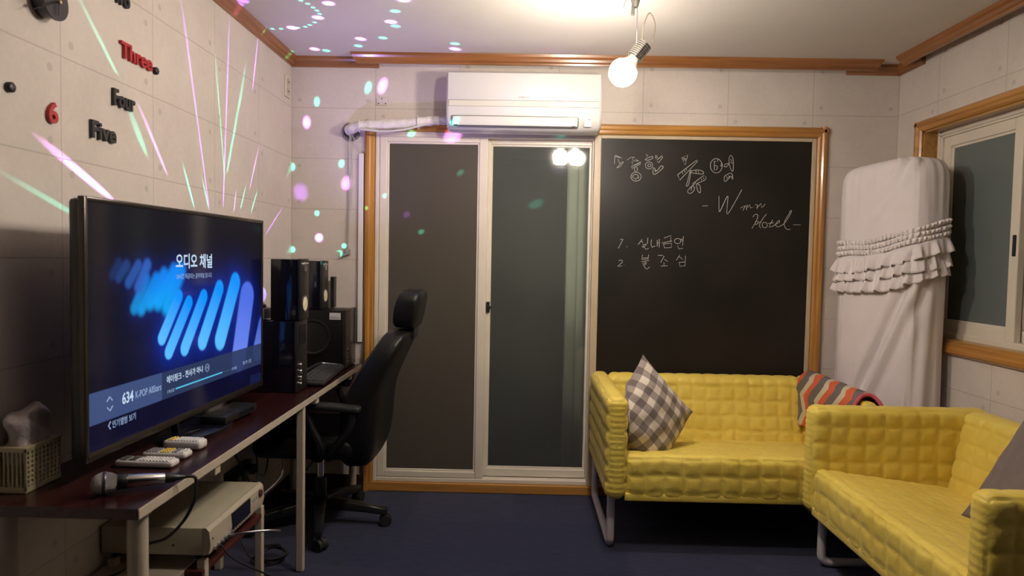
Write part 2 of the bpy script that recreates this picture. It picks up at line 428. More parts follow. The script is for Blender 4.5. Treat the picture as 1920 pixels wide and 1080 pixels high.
# ---- blackboard panel fixed in the right half of the opening
bb = thing('blackboard', (.97, D, .07), 'large blackboard with chalk writing beside the sliding door', 'blackboard')
(MB().box(.379, .416, D-.006, D+.05, .05, DZ1-.001, .003).box(1.537, 1.559, D-.006, D+.05, .05, DZ1-.001, .003)
 .box(.415, 1.538, D-.006, D+.05, 1.932, DZ1-.001, .003).box(.415, 1.538, D-.006, D+.05, .05, .09, .003)).build('frame', beige, bb)
board_m = mat('black board paint', (.012, .0095, .0075), .45, var=.25, vscale=3, spec=.35)
MB().box(.412, 1.540, D+.002, D+.02, .085, 1.936).build('board_panel', board_m, bb)
chalk_m = mat('chalk', (.46, .45, .43), .95)
CHALK= [[494,1845,527,1830],[490,1845,488,1799],[505,1825,516,1804],[516,1802,535,1812],[504,1778,520,1786,537,1810],[502,1778,512,1792,522,1801],[493,1839,519,1832],[553,1820,577,1837,597,1835],[585,1831,589,1817,615,1817],[601,1825,617,1817],[583,1815,584,1799],[580,1787,629,1812,626,1800,584,1777,580,1787],[590,1791,622,1805],[598,1785,595,1767,603,1759,613,1771,608,1785],[633,1734,631,1726,627,1718,620,1713,611,1710,601,1710,592,1712,585,1718,580,1725,578,1733,580,1741,584,1748,591,1754,600,1757,610,1757,619,1754,626,1749,631,1742,633,1734],[589,1726,588,1729,588,1733,588,1736,590,1739,592,1741,595,1743,599,1745,602,1745,606,1745,610,1744,613,1743,616,1741,618,1738,619,1735,620,1732,619,1728,618,1725,616,1723],[594,1727,604,1719,616,1732],[656,1854,665,1844,659,1842],[651,1824,665,1834,689,1842,691,1833,669,1822,651,1824],[692,1795,691,1788,688,1782,683,1778,677,1776,670,1776,664,1778,659,1782,655,1788,654,1794,655,1801,658,1806,663,1811,669,1813,676,1813,682,1811,688,1807,691,1801,692,1795],[683,1795,682,1792,681,1789,679,1788,676,1787,674,1787,671,1787,669,1789,667,1792,667,1794,667,1797,669,1799,671,1801,673,1802,676,1802,679,1801,681,1800,682,1797,683,1795],[705,1845,713,1847,717,1833,709,1831,705,1845],[717,1825,741,1847,745,1839,724,1809,715,1819],[698,1783,695,1757,707,1747,748,1782,738,1793,715,1765,706,1777,698,1783],[705,1771,709,1759],[847,1837,878,1854,866,1798,847,1837],[855,1835,869,1832],[857,1833,859,1823],[863,1837,867,1822],[827,1747,927,1827,932,1821,840,1719,827,1747],[851,1762,855,1752],[861,1772,867,1762],[870,1780,875,1772],[893,1772,884,1724,875,1692,881,1688,889,1704,897,1764,893,1772],[899,1768,935,1775,963,1765,957,1753,899,1760,899,1768],[923,1770,927,1761],[935,1769,939,1761],[909,1701,967,1746,980,1738,976,1722,929,1701],[954,1729,958,1719],[966,1736,968,1726],[925,1705,890,1672,884,1656,898,1649,916,1663,921,1685],[929,1701,934,1673,942,1657,952,1656,949,1689,935,1701],[903,1689,902,1665],[909,1695,915,1681],[1064,1799,1062,1786,1057,1775,1049,1766,1038,1761,1027,1761,1017,1765,1008,1774,1002,1785,1000,1798,1001,1811,1006,1822,1015,1831,1025,1836,1036,1836,1047,1831,1055,1823,1061,1812,1064,1799],[1021,1822,1022,1776,1036,1779,1038,1797,1024,1800],[1017,1820,1029,1822],[1041,1832,1037,1820],[1055,1811,1065,1809,1054,1799],[1058,1795,1065,1805],[1104,1855,1098,1835,1101,1808,1110,1780,1122,1774,1120,1836,1110,1853,1104,1855],[1106,1835,1115,1824],[1107,1820,1117,1812],[1101,1814,1077,1807,1074,1795,1086,1793,1101,1810],[1077,1743,1076,1724,1084,1716,1100,1732,1111,1744,1122,1728,1117,1756,1103,1760,1077,1743],[1089,1744,1092,1730],[1099,1748,1102,1738],[965,1583,994,1585],[1051,1638,1053,1586,1058,1555,1097,1639,1097,1587,1103,1545,1172,1673],[1169,1576,1193,1590,1182,1563],[1187,1577,1204,1593,1199,1566],[1205,1579,1217,1595,1221,1576,1231,1582],[1237,1581,1239,1579],[1245,1594,1258,1596,1255,1573],[1257,1580,1277,1603,1281,1580,1291,1587,1298,1600],[1236,1529,1243,1540,1256,1544,1262,1534,1254,1508,1233,1468],[1248,1505,1264,1506,1265,1495,1255,1490,1248,1491],[1264,1502,1281,1503],[1307,1545,1293,1528,1274,1495,1272,1479,1282,1470],[1314,1488,1314,1483,1312,1478,1308,1475,1304,1473,1299,1473,1294,1475,1291,1478,1288,1482,1287,1487,1288,1492,1290,1497,1293,1500,1298,1502,1303,1502,1307,1500,1311,1497,1313,1493,1314,1488],[1342,1516,1330,1493,1324,1476,1340,1480,1359,1493],[1318,1496,1349,1500],[1359,1493,1378,1504,1375,1513,1362,1500,1360,1484,1373,1479,1398,1491],[1398,1491,1420,1521,1440,1560,1435,1567,1426,1547,1407,1511,1405,1488,1415,1470,1429,1465,1438,1469],[1452,1492,1491,1492],[529,1396,545,1399,521,1348],[565,1359,567,1356],[648,1399,627,1371],[642,1390,653,1381],[678,1408,675,1375],[650,1369,670,1374,669,1366,648,1358],[648,1358,660,1357,668,1345,684,1352],[697,1399,695,1372,702,1357,718,1365],[728,1396,729,1363],[729,1381,738,1382],[739,1402,740,1358],[765,1408,801,1423,801,1392],[753,1381,807,1393],[762,1376,769,1355,805,1358,806,1381,762,1376],[855,1393,854,1388,851,1384,847,1381,841,1379,835,1379,830,1381,825,1384,822,1388,821,1393,821,1397,824,1402,829,1405,834,1406,840,1407,846,1405,851,1402,854,1398,855,1393],[851,1402,867,1405],[852,1393,866,1396],[868,1420,865,1369],[839,1368,845,1351,868,1355],[524,1283,544,1285,546,1276,520,1251,543,1254],[555,1260,556,1259],[652,1317,648,1290,682,1294,685,1318],[652,1298,682,1301],[646,1278,688,1286],[667,1281,666,1275],[653,1269,675,1274,674,1267,655,1260],[660,1259,668,1245,677,1239,692,1251],[735,1314,758,1315,768,1310,750,1275],[770,1294,787,1282],[768,1277,768,1261],[752,1257,788,1260],[851,1318,834,1291],[847,1311,867,1296],[882,1316,881,1260],[849,1279,854,1257,883,1262],[849,1279,880,1282]]
def chalk_part(s):
    """which line of writing a stroke belongs to, by its middle"""
    x = sum(s[0::2])/len(s[0::2]); z = sum(s[1::2])/len(s[1::2])
    if z > 1690 and not (x > 1000 and z < 1728 and x > 1010): return 'heading'
    if z > 1500: return 'signature'
    return 'rule_one' if z > 1365 else 'rule_two'
for part in ('heading', 'signature', 'rule_one', 'rule_two'):
    ck = MB()
    for s in CHALK:
        if chalk_part(s) != part: continue
        pts = [(s[i]/1000, D+.0018, s[i+1]/1000) for i in range(0, len(s), 2)]
        if 5 < len(pts) < 16: pts = catmull(pts, 4)
        ck.tube(pts, .0015, 5)
    if ck.v: ck.build('chalk_writing', chalk_m, bb)

# ---- window in the right wall
win = thing('window_1', (XR, 2.63, WZ0), kind='structure')
OW = mat('window oak', (.36, .19, .045), .3, var=.25, vscale=30, stretch=(1, .08, 1))
cw = MB()
cw.prism([(XR-h, WZ1+a) for a, h in CAS], 1, WY0-.05, WY1+.05)
cw.prism([(XR-h, WZ0-a) for a, h in CAS], 1, WY0-.05, WY1+.05)
cw.prism([(XR-h, WY1+a) for a, h in CAS], 2, WZ0-.05, WZ1+.05)
cw.prism([(XR-h, WY0-a) for a, h in CAS], 2, WZ0-.05, WZ1+.05)
cw.build('window_casing', oak_y, win)
# oak-lined reveal
(MB().box(XR-.004, XR+.062, WY0, WY1, WZ1-.010, WZ1).box(XR-.004, XR+.062, WY0, WY1, WZ0, WZ0+.010)
 .box(XR-.004, XR+.062, WY1-.010, WY1, WZ0, WZ1).box(XR-.004, XR+.062, WY0, WY0+.010, WZ0, WZ1)).build('window_reveal', OW, win)
(MB().box(XR+.06, XR+.145, WY1-.045, WY1-.006, WZ0+.006, WZ1-.006, .004).box(XR+.06, XR+.145, WY0+.006, WY0+.04, WZ0+.006, WZ1-.006, .004)
 .box(XR+.06, XR+.145, WY0+.02, WY1-.02, WZ1-.040, WZ1-.006, .004).box(XR+.06, XR+.145, WY0+.02, WY1-.02, WZ0+.006, WZ0+.036, .004)
 .box(XR+.052, XR+.062, WY1-.036, WY1-.022, WZ0+.01, WZ1-.01, .003).box(XR+.052, XR+.062, WY0+.02, WY1-.02, WZ1-.030, WZ1-.018, .003)).build('window_frame', upvc, win)
def wsash(y0, y1, x):
    z0, z1 = WZ0+.034, WZ1-.038; t = .030; w = .050
    s = thing('window_sash', (0, 0, 0)); s.parent = win; s.location = Vector((x, (y0+y1)/2, z0))-win.location
    f = MB().box(x, x+t, y0, y0+w, z0, z1, .004).box(x, x+t, y1-w, y1, z0, z1, .004).box(x, x+t, y0+w-.001, y1-w+.001, z1-w, z1, .004).box(x, x+t, y0+w-.001, y1-w+.001, z0, z0+w, .004)
    i = .012
    f.box(x+.008, x+t-.004, y0+w-.002, y0+w+i, z0+w, z1-w, .003).box(x+.008, x+t-.004, y1-w-i, y1-w+.002, z0+w, z1-w, .003)
    f.box(x+.008, x+t-.004, y0+w, y1-w, z1-w-i, z1-w+.002, .003).box(x+.008, x+t-.004, y0+w, y1-w, z0+w-.002, z0+w+i, .003)
    f.build('sash_frame', upvc, s)
    MB().box(x+.014, x+.020, y0+w+.002, y1-w-.002, z0+w+.002, z1-w-.002).build('glass_pane', glass_w, s)
    return s
ws = wsash(2.795, WY1-.046, XR+.070)
wsash(2.40, 2.848, XR+.106)
wsash(1.94, 2.45, XR+.070)
MB().box(XR+.062, XR+.071, 2.806, 2.820, 1.33, 1.42, .003).build('latch', black_pl, ws)
# ================================================================== air conditioner and its pipe
ac = thing('air_conditioner', (0, 3.5, 1.93), 'white wall air conditioner above the sliding door', 'air conditioner')
AX0, AX1 = -.395, .392
def ac_ring(x, k=1., dz=0.):
    # side profile (y, z): back bottom, underside, curved nose, flat front, top
    P = [(3.598, 1.945), (3.520, 1.932), (3.450, 1.934), (3.418, 1.950), (3.404, 1.985), (3.398, 2.03), (3.400, 2.12), (3.406, 2.205), (3.416, 2.222), (3.440, 2.231), (3.598, 2.231)]
    cy, cz = 3.5, 2.08
    return [(x, 3.598 if i in (0, 10) else cy+(y-cy)*k, cz+(z-cz)*k) for i, (y, z) in enumerate(P)]
acw = mat('air conditioner shell', (.62, .60, .58), .28, coat=.2)
MB().loft([ac_ring(AX0, .90), ac_ring(AX0+.006, .965), ac_ring(AX0+.018, 1.), ac_ring(AX1-.018, 1.), ac_ring(AX1-.006, .965), ac_ring(AX1, .90)]).build('body', acw, ac, smooth=40)
MB().box(AX0+.008, AX1-.008, 3.393, 3.402, 2.078, 2.214, .004).build('front_panel', acw, ac, smooth=40)
MB().box(AX0+.014, AX1-.014, 3.3915, 3.400, 2.047, 2.074, .002).build('trim_strip', mat('pale grey strip', (.60, .57, .50), .3), ac)
lv = MB().box(-.362, .270, 3.395, 3.402, 1.952, 1.998, .003, T=Matrix.Identity(4))
lv.build('louver', acw, ac, smooth=40)
gp = MB()
for x0, x1, z0, z1 in ((-.367, -.3645, 1.952, 2.000), (.2725, .275, 1.952, 1.998), (-.362, .272, 1.9475, 1.951), (-.362, .272, 1.9995, 2.001)):
    gp.box(x0, x1, 3.3975, 3.405, z0, z1)
gp.box(-.355, -.335, 3.3945, 3.40, 1.950, 1.955).box(.24, .26, 3.3945, 3.40, 1.950, 1.955)
gp.build('louver_gap', mat('dark gap', (.05, .048, .045), .6), ac)
st = MB().box(.303, .339, 3.3945, 3.403, 1.952, 1.997, .001).build('energy_sticker', mat('sticker', (.66, .64, .66), .5), ac)
sl = MB()
for k in range(7):
    z = 1.957+k*.0055; sl.box(.3075, .3075+[.009, .012, .008, .013, .010, .016, .014][k], 3.3940, 3.396, z, z+.0018)
sl.box(.322, .334, 3.394, 3.396, 1.985, 1.992).build('print', mat('sticker ink', (.22, .2, .28), .6), st)
text_mb('SAMSUNG', BACK, (-.030, 3.3925, 2.090), .056, .0085, bold=.012).build('logo_lettering', mat('logo grey', (.22, .21, .20), .4), ac)

pipe = thing('pipe_bundle', (-.9, 3.57, 1.94), 'white wrapped pipe bundle from wall hole to the air conditioner', 'pipe')
pm = mat('pipe wrap', (.70, .66, .62), .5, var=.1, vscale=30, bump=.5, bscale=60)
pts = catmull([(-.928, 3.597, 1.945), (-.920, 3.55, 1.950), (-.86, 3.525, 1.963), (-.76, 3.530, 1.972), (-.62, 3.535, 1.982), (-.50, 3.535, 1.996), (-.44, 3.54, 2.000), (-.397, 3.54, 2.0)], 6)
MB().tube(pts, [.028+.0022*math.sin(i*1.7) - .010*max(0, (i-24)/18) - .007*max(0, 1-i/7) for i in range(len(pts))], 14).build('wrapped_pipe', pm, pipe, smooth=60)
cb = catmull([(-.918, 3.57, 1.935), (-.86, 3.500, 1.942), (-.74, 3.508, 1.934), (-.62, 3.510, 1.946), (-.53, 3.515, 1.972), (-.45, 3.52, 1.985), (-.398, 3.54, 1.984)], 6)
MB().tube(cb, .006, 8).build('cable', mat('pale cable', (.60, .56, .54), .5), pipe, smooth=60)
for t in (12, 27): MB().tube([pts[t]+Vector((0, .034*math.cos(a), .034*math.sin(a))) for a in [2*PI*i/16 for i in range(16)]], .0025, 6, True).build('cable_tie', white_pl, pipe, smooth=60)
MB().lathe([(.025, 0), (.046, 0), (.050, .004), (.049, .009), (.040, .012), (.037, .010), (.036, .002), (.0, .002)], (-.925, D-.001, 1.945), (0, -1, 0), 32).build('hole_cover', mat('grey ring', (.17, .16, .14), .5), pipe, smooth=50)
cord = thing('hanging_cord', (-.93, 3.58, 1.29), 'thin grey cord hanging from the pipe hole with a plug at its end', 'cord')
c1 = catmull([(-.925, 3.575, 1.925), (-.930, 3.580, 1.86), (-.929, 3.587, 1.65), (-.932, 3.585, 1.42), (-.934, 3.582, 1.325)], 6)
c2 = catmull([(-.921, 3.580, 1.925), (-.922, 3.586, 1.80), (-.924, 3.588, 1.60), (-.931, 3.588, 1.40), (-.933, 3.585, 1.325)], 6)
MB().tube(c1, .003, 6).tube(c2, .002, 6).build('wire', mat('grey wire', (.42, .40, .40), .5), cord, smooth=60)
MB().box(-.948, -.922, 3.566, 3.596, 1.285, 1.318, .006).cyl((-.934, 3.582, 1.316), (-.934, 3.582, 1.335), .006, .004).cyl((-.940, 3.570, 1.29), (-.955, 3.560, 1.283), .004).build('plug', mat('grey plug', (.30, .29, .30), .4), cord, smooth=40)
duct = MB().box(-.882, -.855, 3.585, D, .815, 1.83, .003).build('cable_duct', mat('white duct', (.74, .70, .70), .4))
tag(duct, 'white vertical cable duct left of the door casing', 'cable duct')
dw = catmull([(-.915, 3.57, 1.925), (-.895, 3.583, 1.885), (-.872, 3.592, 1.832)], 6)
MB().tube(dw, .002, 6).build('wire', mat('grey wire', (.42, .40, .40), .5), duct, smooth=60)
out = thing('wall_socket', (XL, 3.519, 2.12), 'cream socket plate high on the left wall near the corner', 'socket')
MB().box(XL, XL+.009, 3.484, 3.554, 2.105, 2.215, .003).build('plate', mat('cream plate', (.62, .56, .44), .35), out, smooth=40)
for dz in (-.024, .024):
    so = MB().lathe([(.0195, 0), (.0215, .002), (.0195, .004), (.016, .001)], (XL+.0085, 3.519, 2.160+dz), (1, 0, 0), 24).build('outlet', mat('cream rim', (.50, .45, .36), .35), out, smooth=50)
    MB().cyl((XL+.012, 3.512, 2.160+dz), (XL+.0135, 3.512, 2.160+dz), .003).cyl((XL+.012, 3.526, 2.160+dz), (XL+.0135, 3.526, 2.160+dz), .003).build('pin_hole', black_pl, so)
pt = thing('bracket_plate', (-.76, 3.6, 2.09), 'small pale bracket plate screwed to the back wall above the pipe', 'bracket')
MB().box(-.792, -.732, D-.006, D, 2.088, 2.130, .003).build('plate', mat('pale plate', (.60, .54, .50), .5), pt)
for x, z in ((-.780, 2.098), (-.742, 2.098), (-.762, 2.122)): MB().cyl((x, D-.008, z), (x, D-.004, z), .0033).build('screw', black_pl, pt)

# ================================================================== ceiling lamps
rail = MB().box(.400, .434, 1.05, 2.80, ZC-.020, ZC, .003).build('track_rail', white_pl)
tag(rail, 'white lighting track on the ceiling carrying the two bulbs', 'lighting track')
bulb_m, nt_, b_ = newmat('glowing frosted bulb')
b_.inputs['Base Color'].default_value = (.9, .88, .82, 1); b_.inputs['Roughness'].default_value = .4
b_.inputs['Emission Color'].default_value = (*BULB_COL, 1); b_.inputs['Emission Strength'].default_value = BULB
def lamp(c, e, label):
    """c: centre of the bulb, e: centre of the socket end"""
    c = Vector(c); e = Vector(e); ax = (c-e).normalized(); L = (c-e).length
    t = thing('track_spotlight', (e.x, e.y, ZC-.02), label, 'lamp', 'bulbs on the lighting track')
    side = ax.cross(Vector((0, 1, 0))).normalized()
    mx = .417
    m = MB().cyl((mx, e.y, ZC-.0195), (mx, e.y, ZC-.048), .021, .021).cyl((mx, e.y, ZC-.048), (mx, e.y, ZC-.085), .021, .010)
    m.box(mx-.015, mx-.003, e.y-.006, e.y+.006, ZC-.115, ZC-.075, .002)
    m.build('mount', mat('mount grey', (.13, .12, .105), .4), t, smooth=40)
    top = e - ax*.012
    MB().tube([(mx+.008, e.y, ZC-.070), (mx+.008, e.y, top.z+.01), top+Vector((-.006, 0, 0))], .0016, 8).build('rod', steel, t, smooth=60)
    q = top+Vector((.008, 0, .004)); h = ZC-.097-q.z
    MB().tube(catmull([top+Vector((-.008, 0, .002)), top+Vector((-.004, 0, h*.55)), top+Vector((.018, .004, h*.98)), top+Vector((.040, .002, h*.62)), top+Vector((.030, 0, .004))], 8), .0027, 8).build('flex_cord', mat('beige flex', (.26, .22, .16), .5), t, smooth=60)
    pr = [(.008, -.020), (.027, -.018)]
    for k in range(8):
        z = -.016+k*.0082; pr += [(.0300, z), (.0300, z+.0038), (.0245, z+.0048), (.0245, z+.0074)]
    pr += [(.028, .050), (.022, .053)]
    MB().lathe(pr, e, ax, 28).build('socket', chrome, t, smooth=30)
    R = .054
    nk = [(.018, .046), (.021, .056)]+[(R*math.sin(a), L+R*math.cos(a)) for a in (PI*.80, PI*.76, PI*.72, PI*.68)]
    MB().lathe(nk, e, ax, 32).build('bulb_neck', mat('white bulb neck', (.85, .82, .76), .4), t, smooth=180)
    pb = [(max(.0008, R*math.sin(a)), L+R*math.cos(a)) for a in [PI*.68*(1-k/14) for k in range(15)]]
    MB().lathe(pb, e, ax, 32).build('bulb', bulb_m, t, smooth=180)
    return t
lamp((.376, 2.60, 2.004), (.447, 2.60, 2.098), 'glowing round bulb in a ribbed chrome socket near the air conditioner')
lamp((.300, 1.93, 2.105), (.405, 1.91, 2.165), 'glowing bulb on the track closest to the camera, above the view')

# ================================================================== clock of loose letters on the left wall
LM = mat('black letter', (.014, .012, .012), .45); RM = mat('red letter', (.40, .012, .016), .4)
clk = thing('wall_clock', (XL, 1.724, 1.86), 'round black clock disc with hands among the wall letters', 'clock')
MB().lathe([(.040, 0), (.040, .030), (.046, .034), (.046, .040), (.0, .040)], (XL, 1.728, 1.918), (1, 0, 0), 40).build('dial', mat('dial black', (.03, .026, .030), .3), clk, smooth=40)
MB().tube([(XL+.044, 1.728, 1.918), (XL+.044, 1.668, 1.889)], .0026, 6).build('hand', black_pl, clk)
MB().tube([(XL+.047, 1.728, 1.918), (XL+.047, 1.728, 1.884)], .002, 6).build('hand', black_pl, clk)
MB().tube([(XL+.044, 1.728, 1.918), (XL+.044, 1.640, 1.868)], .0012, 6).build('hand', black_pl, clk)
MB().cyl((XL+.04, 1.728, 1.918), (XL+.052, 1.728, 1.918), .004).build('pin', mat('brass', (.8, .6, .3), .25, 1.), clk, smooth=40)
def letters(name, txt, y, z, w, h, m, label, cat='lettering'):
    o = text_mb(txt, LEFT, (XL+.0005, y, z), w, h, extrude=.010, bold=.028).build(name, m)
    return tag(o, label, cat)
letters('word_sign', 'Two', 1.992, 2.034, .112, .052, LM, 'black word Two cut off by the top of the photo')
letters('word_sign', 'Three', 2.057, 1.878, .172, .050, RM, 'red word Three on the left wall')
letters('word_sign', 'Four', 2.018, 1.722, .112, .052, LM, 'black word Four below the red word')
letters('word_sign', 'Five', 1.914, 1.606, .114, .052, LM, 'black word Five, lowest of the wall words')
letters('number_sign', '6', 1.738, 1.614, .036, .056, RM, 'red number 6 on the left wall', 'number')
for y, z, lb in ((2.256, 1.890, 'small black round dot right after the red word Three'), (1.613, 1.672, 'small black round dot left of the red number 6')):
    o = MB().lathe([(.0125, 0), (.0125, .010), (.009, .013)], (XL, y, z), (1, 0, 0), 20).build('dot_sign', LM, smooth=50)
    tag(o, lb, 'dot')
# ================================================================== long table
TZ = .700; TX = -.852; TY0, TY1 = 1.470, 3.565
tab = thing('long_table', (-1.04, 2.52, 0), 'long narrow dark red table with cream edge along the left wall', 'table')
def table_top():
    m, nt, b = newmat('dark mahogany top')
    geo = N(nt, 'ShaderNodeNewGeometry'); mp = N(nt, 'ShaderNodeMapping'); mp.inputs['Scale'].default_value = (30, 1.2, 30)
    nt.links.new(geo.outputs['Position'], mp.inputs['Vector'])
    n1 = N(nt, 'ShaderNodeTexNoise'); n1.inputs['Scale'].default_value = 1.; n1.inputs['Detail'].default_value = 6; nt.links.new(mp.outputs[0], n1.inputs['Vector'])
    nt.links.new(mixc(nt, sstep(nt, n1.outputs[0], .3, .7), (.017, .004, .0042), (.038, .0095, .0085)), b.inputs['Base Color'])
    b.inputs['Roughness'].default_value = .22
    return m
cream = mat('cream painted metal', (.50, .435, .34), .4, var=.04, vscale=20)
MB().box(-1.243, TX-.003, TY0, TY1, TZ-.026, TZ, .002).build('tabletop', table_top(), tab)
MB().box(TX-.0035, TX, TY0+.001, TY1-.001, TZ-.025, TZ-.001, .001).build('edge_band', cream, tab)
for x, y, r in ((-.893, 1.535, .0225), (-1.205, 1.535, .0225), (-.884, 3.525, .019), (-1.205, 3.525, .019)):
    MB().lathe([(r, 0), (r, .66), (r*1.35, .664), (r*1.35, .673)], (x, y, .001), (0, 0, 1), 24).build('leg', cream, tab, smooth=40)
MB().box(-.888, -.858, 2.628, 2.655, .001, TZ-.026, .004).build('leg', cream, tab)
MB().box(-1.22, -1.19, 2.628, 2.655, .001, TZ-.026, .004).build('leg', cream, tab)
for y in (1.86, 2.80, 3.36):
    MB().box(-.885, -.858, y, y+.034, TZ-.052, TZ-.026, .003).build('edge_clip', cream, tab)

# ================================================================== television
tv = thing('television', (-1.06, 2.12, TZ), 'large flat television with blue music channel screen on the table', 'television')
TA = Vector((-1.06, 1.62, 0)); TD = Vector((.032, 1.02, 0)).normalized(); TN = Vector((TD.y, -TD.x, 0))
TT = Matrix(((TD.x, 0, TN.x, TA.x), (TD.y, 0, TN.y, TA.y), (0, 1, 0, 0), (0, 0, 0, 1)))   # local (u along, v up, w out of the screen)
T0, T1, V0, V1 = -.020, 1.018, .757, 1.414
MB().box(T0+.004, T1-.004, V0+.004, V1-.004, -.042, -.002, .012, T=TT).build('back_shell', black_pl, tv, smooth=40)
bez = mat('dark bronze bezel', (.055, .045, .040), .25, .6)
f = MB()
for a in ((T0, T0+.014, V0, V1), (T1-.014, T1, V0, V1), (T0+.008, T1-.008, V1-.013, V1), (T0+.008, T1-.008, V0, V0+.022)):
    f.box(a[0], a[1], a[2], a[3], -.014, .004, .003, T=TT)
f.build('bezel', bez, tv, smooth=40)
BARS= [(0.314, 1.029, 0.406, 1.146, 0.023), (0.35, 0.983, 0.463, 1.124, 0.024), (0.439, 0.983, 0.555, 1.137, 0.027), (0.548, 0.991, 0.662, 1.159, 0.032), (0.669, 0.983, 0.781, 1.175, 0.041), (0.813, 0.904, 0.878, 1.119, 0.062), (0.975, 0.904, 1.021, 0.993, 0.047), (0.341, 1.12, 0.417, 1.224, 0.021), (0.295, 1.135, 0.379, 1.225, 0.018), (0.256, 1.137, 0.326, 1.214, 0.017), (0.214, 1.123, 0.286, 1.204, 0.015), (0.182, 1.126, 0.238, 1.205, 0.013), (0.201, 1.184, 0.243, 1.244, 0.014), (0.157, 1.197, 0.201, 1.244, 0.012), (0.115, 1.214, 0.149, 1.244, 0.012), (0.091, 1.219, 0.116, 1.25, 0.011)]
def screen():
    u0, u1, v0, v1 = T0+.012, T1-.012, V0+.020, V1-.011
    nu, nv = 420, 270
    U, V = np.meshgrid(np.linspace(u0, u1, nu), np.linspace(v0, v1, nv))
    C = np.zeros((nv, nu, 3)); C[:] = (.0012, .0012, .006)
    rad = np.exp(-(((U-.55)/.45)**2+((V-1.0)/.2)**2)); C += rad[..., None]*np.array((.0015, .003, .028))
    def ss(x): x = np.clip(x, 0, 1); return x*x*(3-2*x)
    def seg(b, ext=1.):
        p = np.array(b[:2]); q = np.array(b[2:4]); d = q-p
        t = np.clip(((U-p[0])*d[0]+(V-p[1])*d[1])/(d@d), 0, 1)
        return np.hypot(U-p[0]-t*d[0], V-p[1]-t*d[1]), t
    asp = 1.0
    for i, b in enumerate(BARS):
        dd, t = seg(b); r = b[4]
        dim = [1, 1, 1, 1, 1, .8, .6, .95, .9, .9, .75, .7, .6, .4, .2, .12][i]
        soft = .45*r if i < 7 else 1.0*r
        halo = np.exp(-np.maximum(dd-r, 0)/(.030 if i < 7 else .018))
        C += (halo*.30*dim)[..., None]*np.array((.0, .035, .55))*(.6 if i > 6 else 1)
    for i in list(range(7, 16))+[0, 1, 2, 3, 4, 5, 6]:
        b = BARS[i]; dd, t = seg(b); r = b[4]*(.92 if i < 7 else 1.25)
        dim = [1, 1, 1, 1, 1, .9, .7, 1., 1., .95, .85, .7, .75, .55, .3, .16][i]
        soft = .30*r if i < 5 else (.22*r if i < 7 else 1.1*r)
        m = ss((r-dd)/soft+.5)[..., None]*(1 if i < 7 else .85)
        lo = np.array((.10, .50, 1.0)); hi = np.array((.0, .28, 1.0))
        if i >= 5 and i < 7: lo = np.array((.16, .27, .95)); hi = np.array((.08, .17, .85))
        if i >= 7: lo = np.array((.0, .40, 1.0)); hi = np.array((.0, .26, 1.0))
        if i >= 12: lo = hi = np.array((.03, .16, .70))
        col = lo*(1-t[..., None])+hi*t[..., None]
        C = C*(1-m)+col*dim*m
    ban = (V < .926) & (V > .846)
    C[ban] = C[ban]*.06+np.array((.022, .036, .095))
    left = ban & (U < .312); C[left] = (.045, .075, .19)
    below = V <= .846; C[below] = C[below]*.2+np.array((.0015, .0015, .016))
    rb = below & (U > .905) & (V < .812); C[rb] = (.006, .010, .05)
    vs = [TT @ Vector((u, v, .0005)) for u, v in zip(U.ravel(), V.ravel())]
    fs = [(j*nu+i, j*nu+i+1, (j+1)*nu+i+1, (j+1)*nu+i) for j in range(nv-1) for i in range(nu-1)]
    m, nt, b = newmat('television picture')
    at = N(nt, 'ShaderNodeAttribute', attribute_name='picture')
    b.inputs['Base Color'].default_value = (.004, .004, .005, 1); b.inputs['Roughness'].default_value = .10; b.inputs['Specular IOR Level'].default_value = .5
    nt.links.new(at.outputs['Color'], b.inputs['Emission Color']); b.inputs['Emission Strength'].default_value = SCREEN
    o = MB().add(vs, fs).build('screen', m, tv, smooth=180)
    a = o.data.color_attributes.new('picture', 'FLOAT_COLOR', 'POINT')
    a.data.foreach_set('color', np.concatenate([C.reshape(-1, 3), np.ones((nu*nv, 1))], 1).astype(np.float32).ravel())
    return o
scr = screen()
def glow(name, c, s):
    return mat(name, (.01, .01, .01), .4, emit=c, estr=s)
white_txt = glow('screen text white', (.62, .80, 1.0), .85); dim_txt = glow('screen text dim', (.42, .56, .90), .62); cyan = glow('screen text cyan', (.10, .62, .95), .8); faint = glow('screen text faint', (.22, .30, .6), .22)
R3 = TT.to_3x3()
def stext(body, u, v, w, h, m, bold=.0, name='screen_text'):
    text_mb(body, R3, TT @ Vector((u, v, .0012)), w, h, bold=bold).build(name, m, scr)
stext('오디오 채널', .388, 1.231, .222, .047, white_txt, .022)
stext('24시간 제공되는 음악채널 입니다.', .392, 1.199, .218, .017, dim_txt, .01)
stext('634', .126, .873, .048, .031, white_txt, .02)
stext('K-POP AllStars', .184, .877, .124, .020, dim_txt, .015)
stext('에이핑크 - 천사가 아냐', .337, .889, .212, .023, white_txt, .012)
stext('19:53', .341, .859, .036, .010, dim_txt, .01); stext('19:58', .754, .860, .037, .010, dim_txt, .01)
stext('19', .570, .893, .014, .011, dim_txt); stext('19 :53', .862, .866, .050, .013, dim_txt)
stext('인기앨범 보기', .084, .820, .100, .020, dim_txt, .01)
def sbar(name, u0, u1, v0, v1, m):
    MB().box(u0, u1, v0, v1, .0006, .0011, T=TT).build(name, m, scr)
sbar('progress_bar', .385, .682, .863, .8675, cyan); sbar('progress_track', .682, .745, .864, .8665, faint)
ch = MB()
for (u, v, a, b2) in ((.074, .905, .011, -.011), (.075, .868, .011, .011)):
    ch.tube([TT @ Vector((u-a, v+b2, .001)), TT @ Vector((u, v, .001)), TT @ Vector((u+a, v+b2, .001))], .0016, 5)
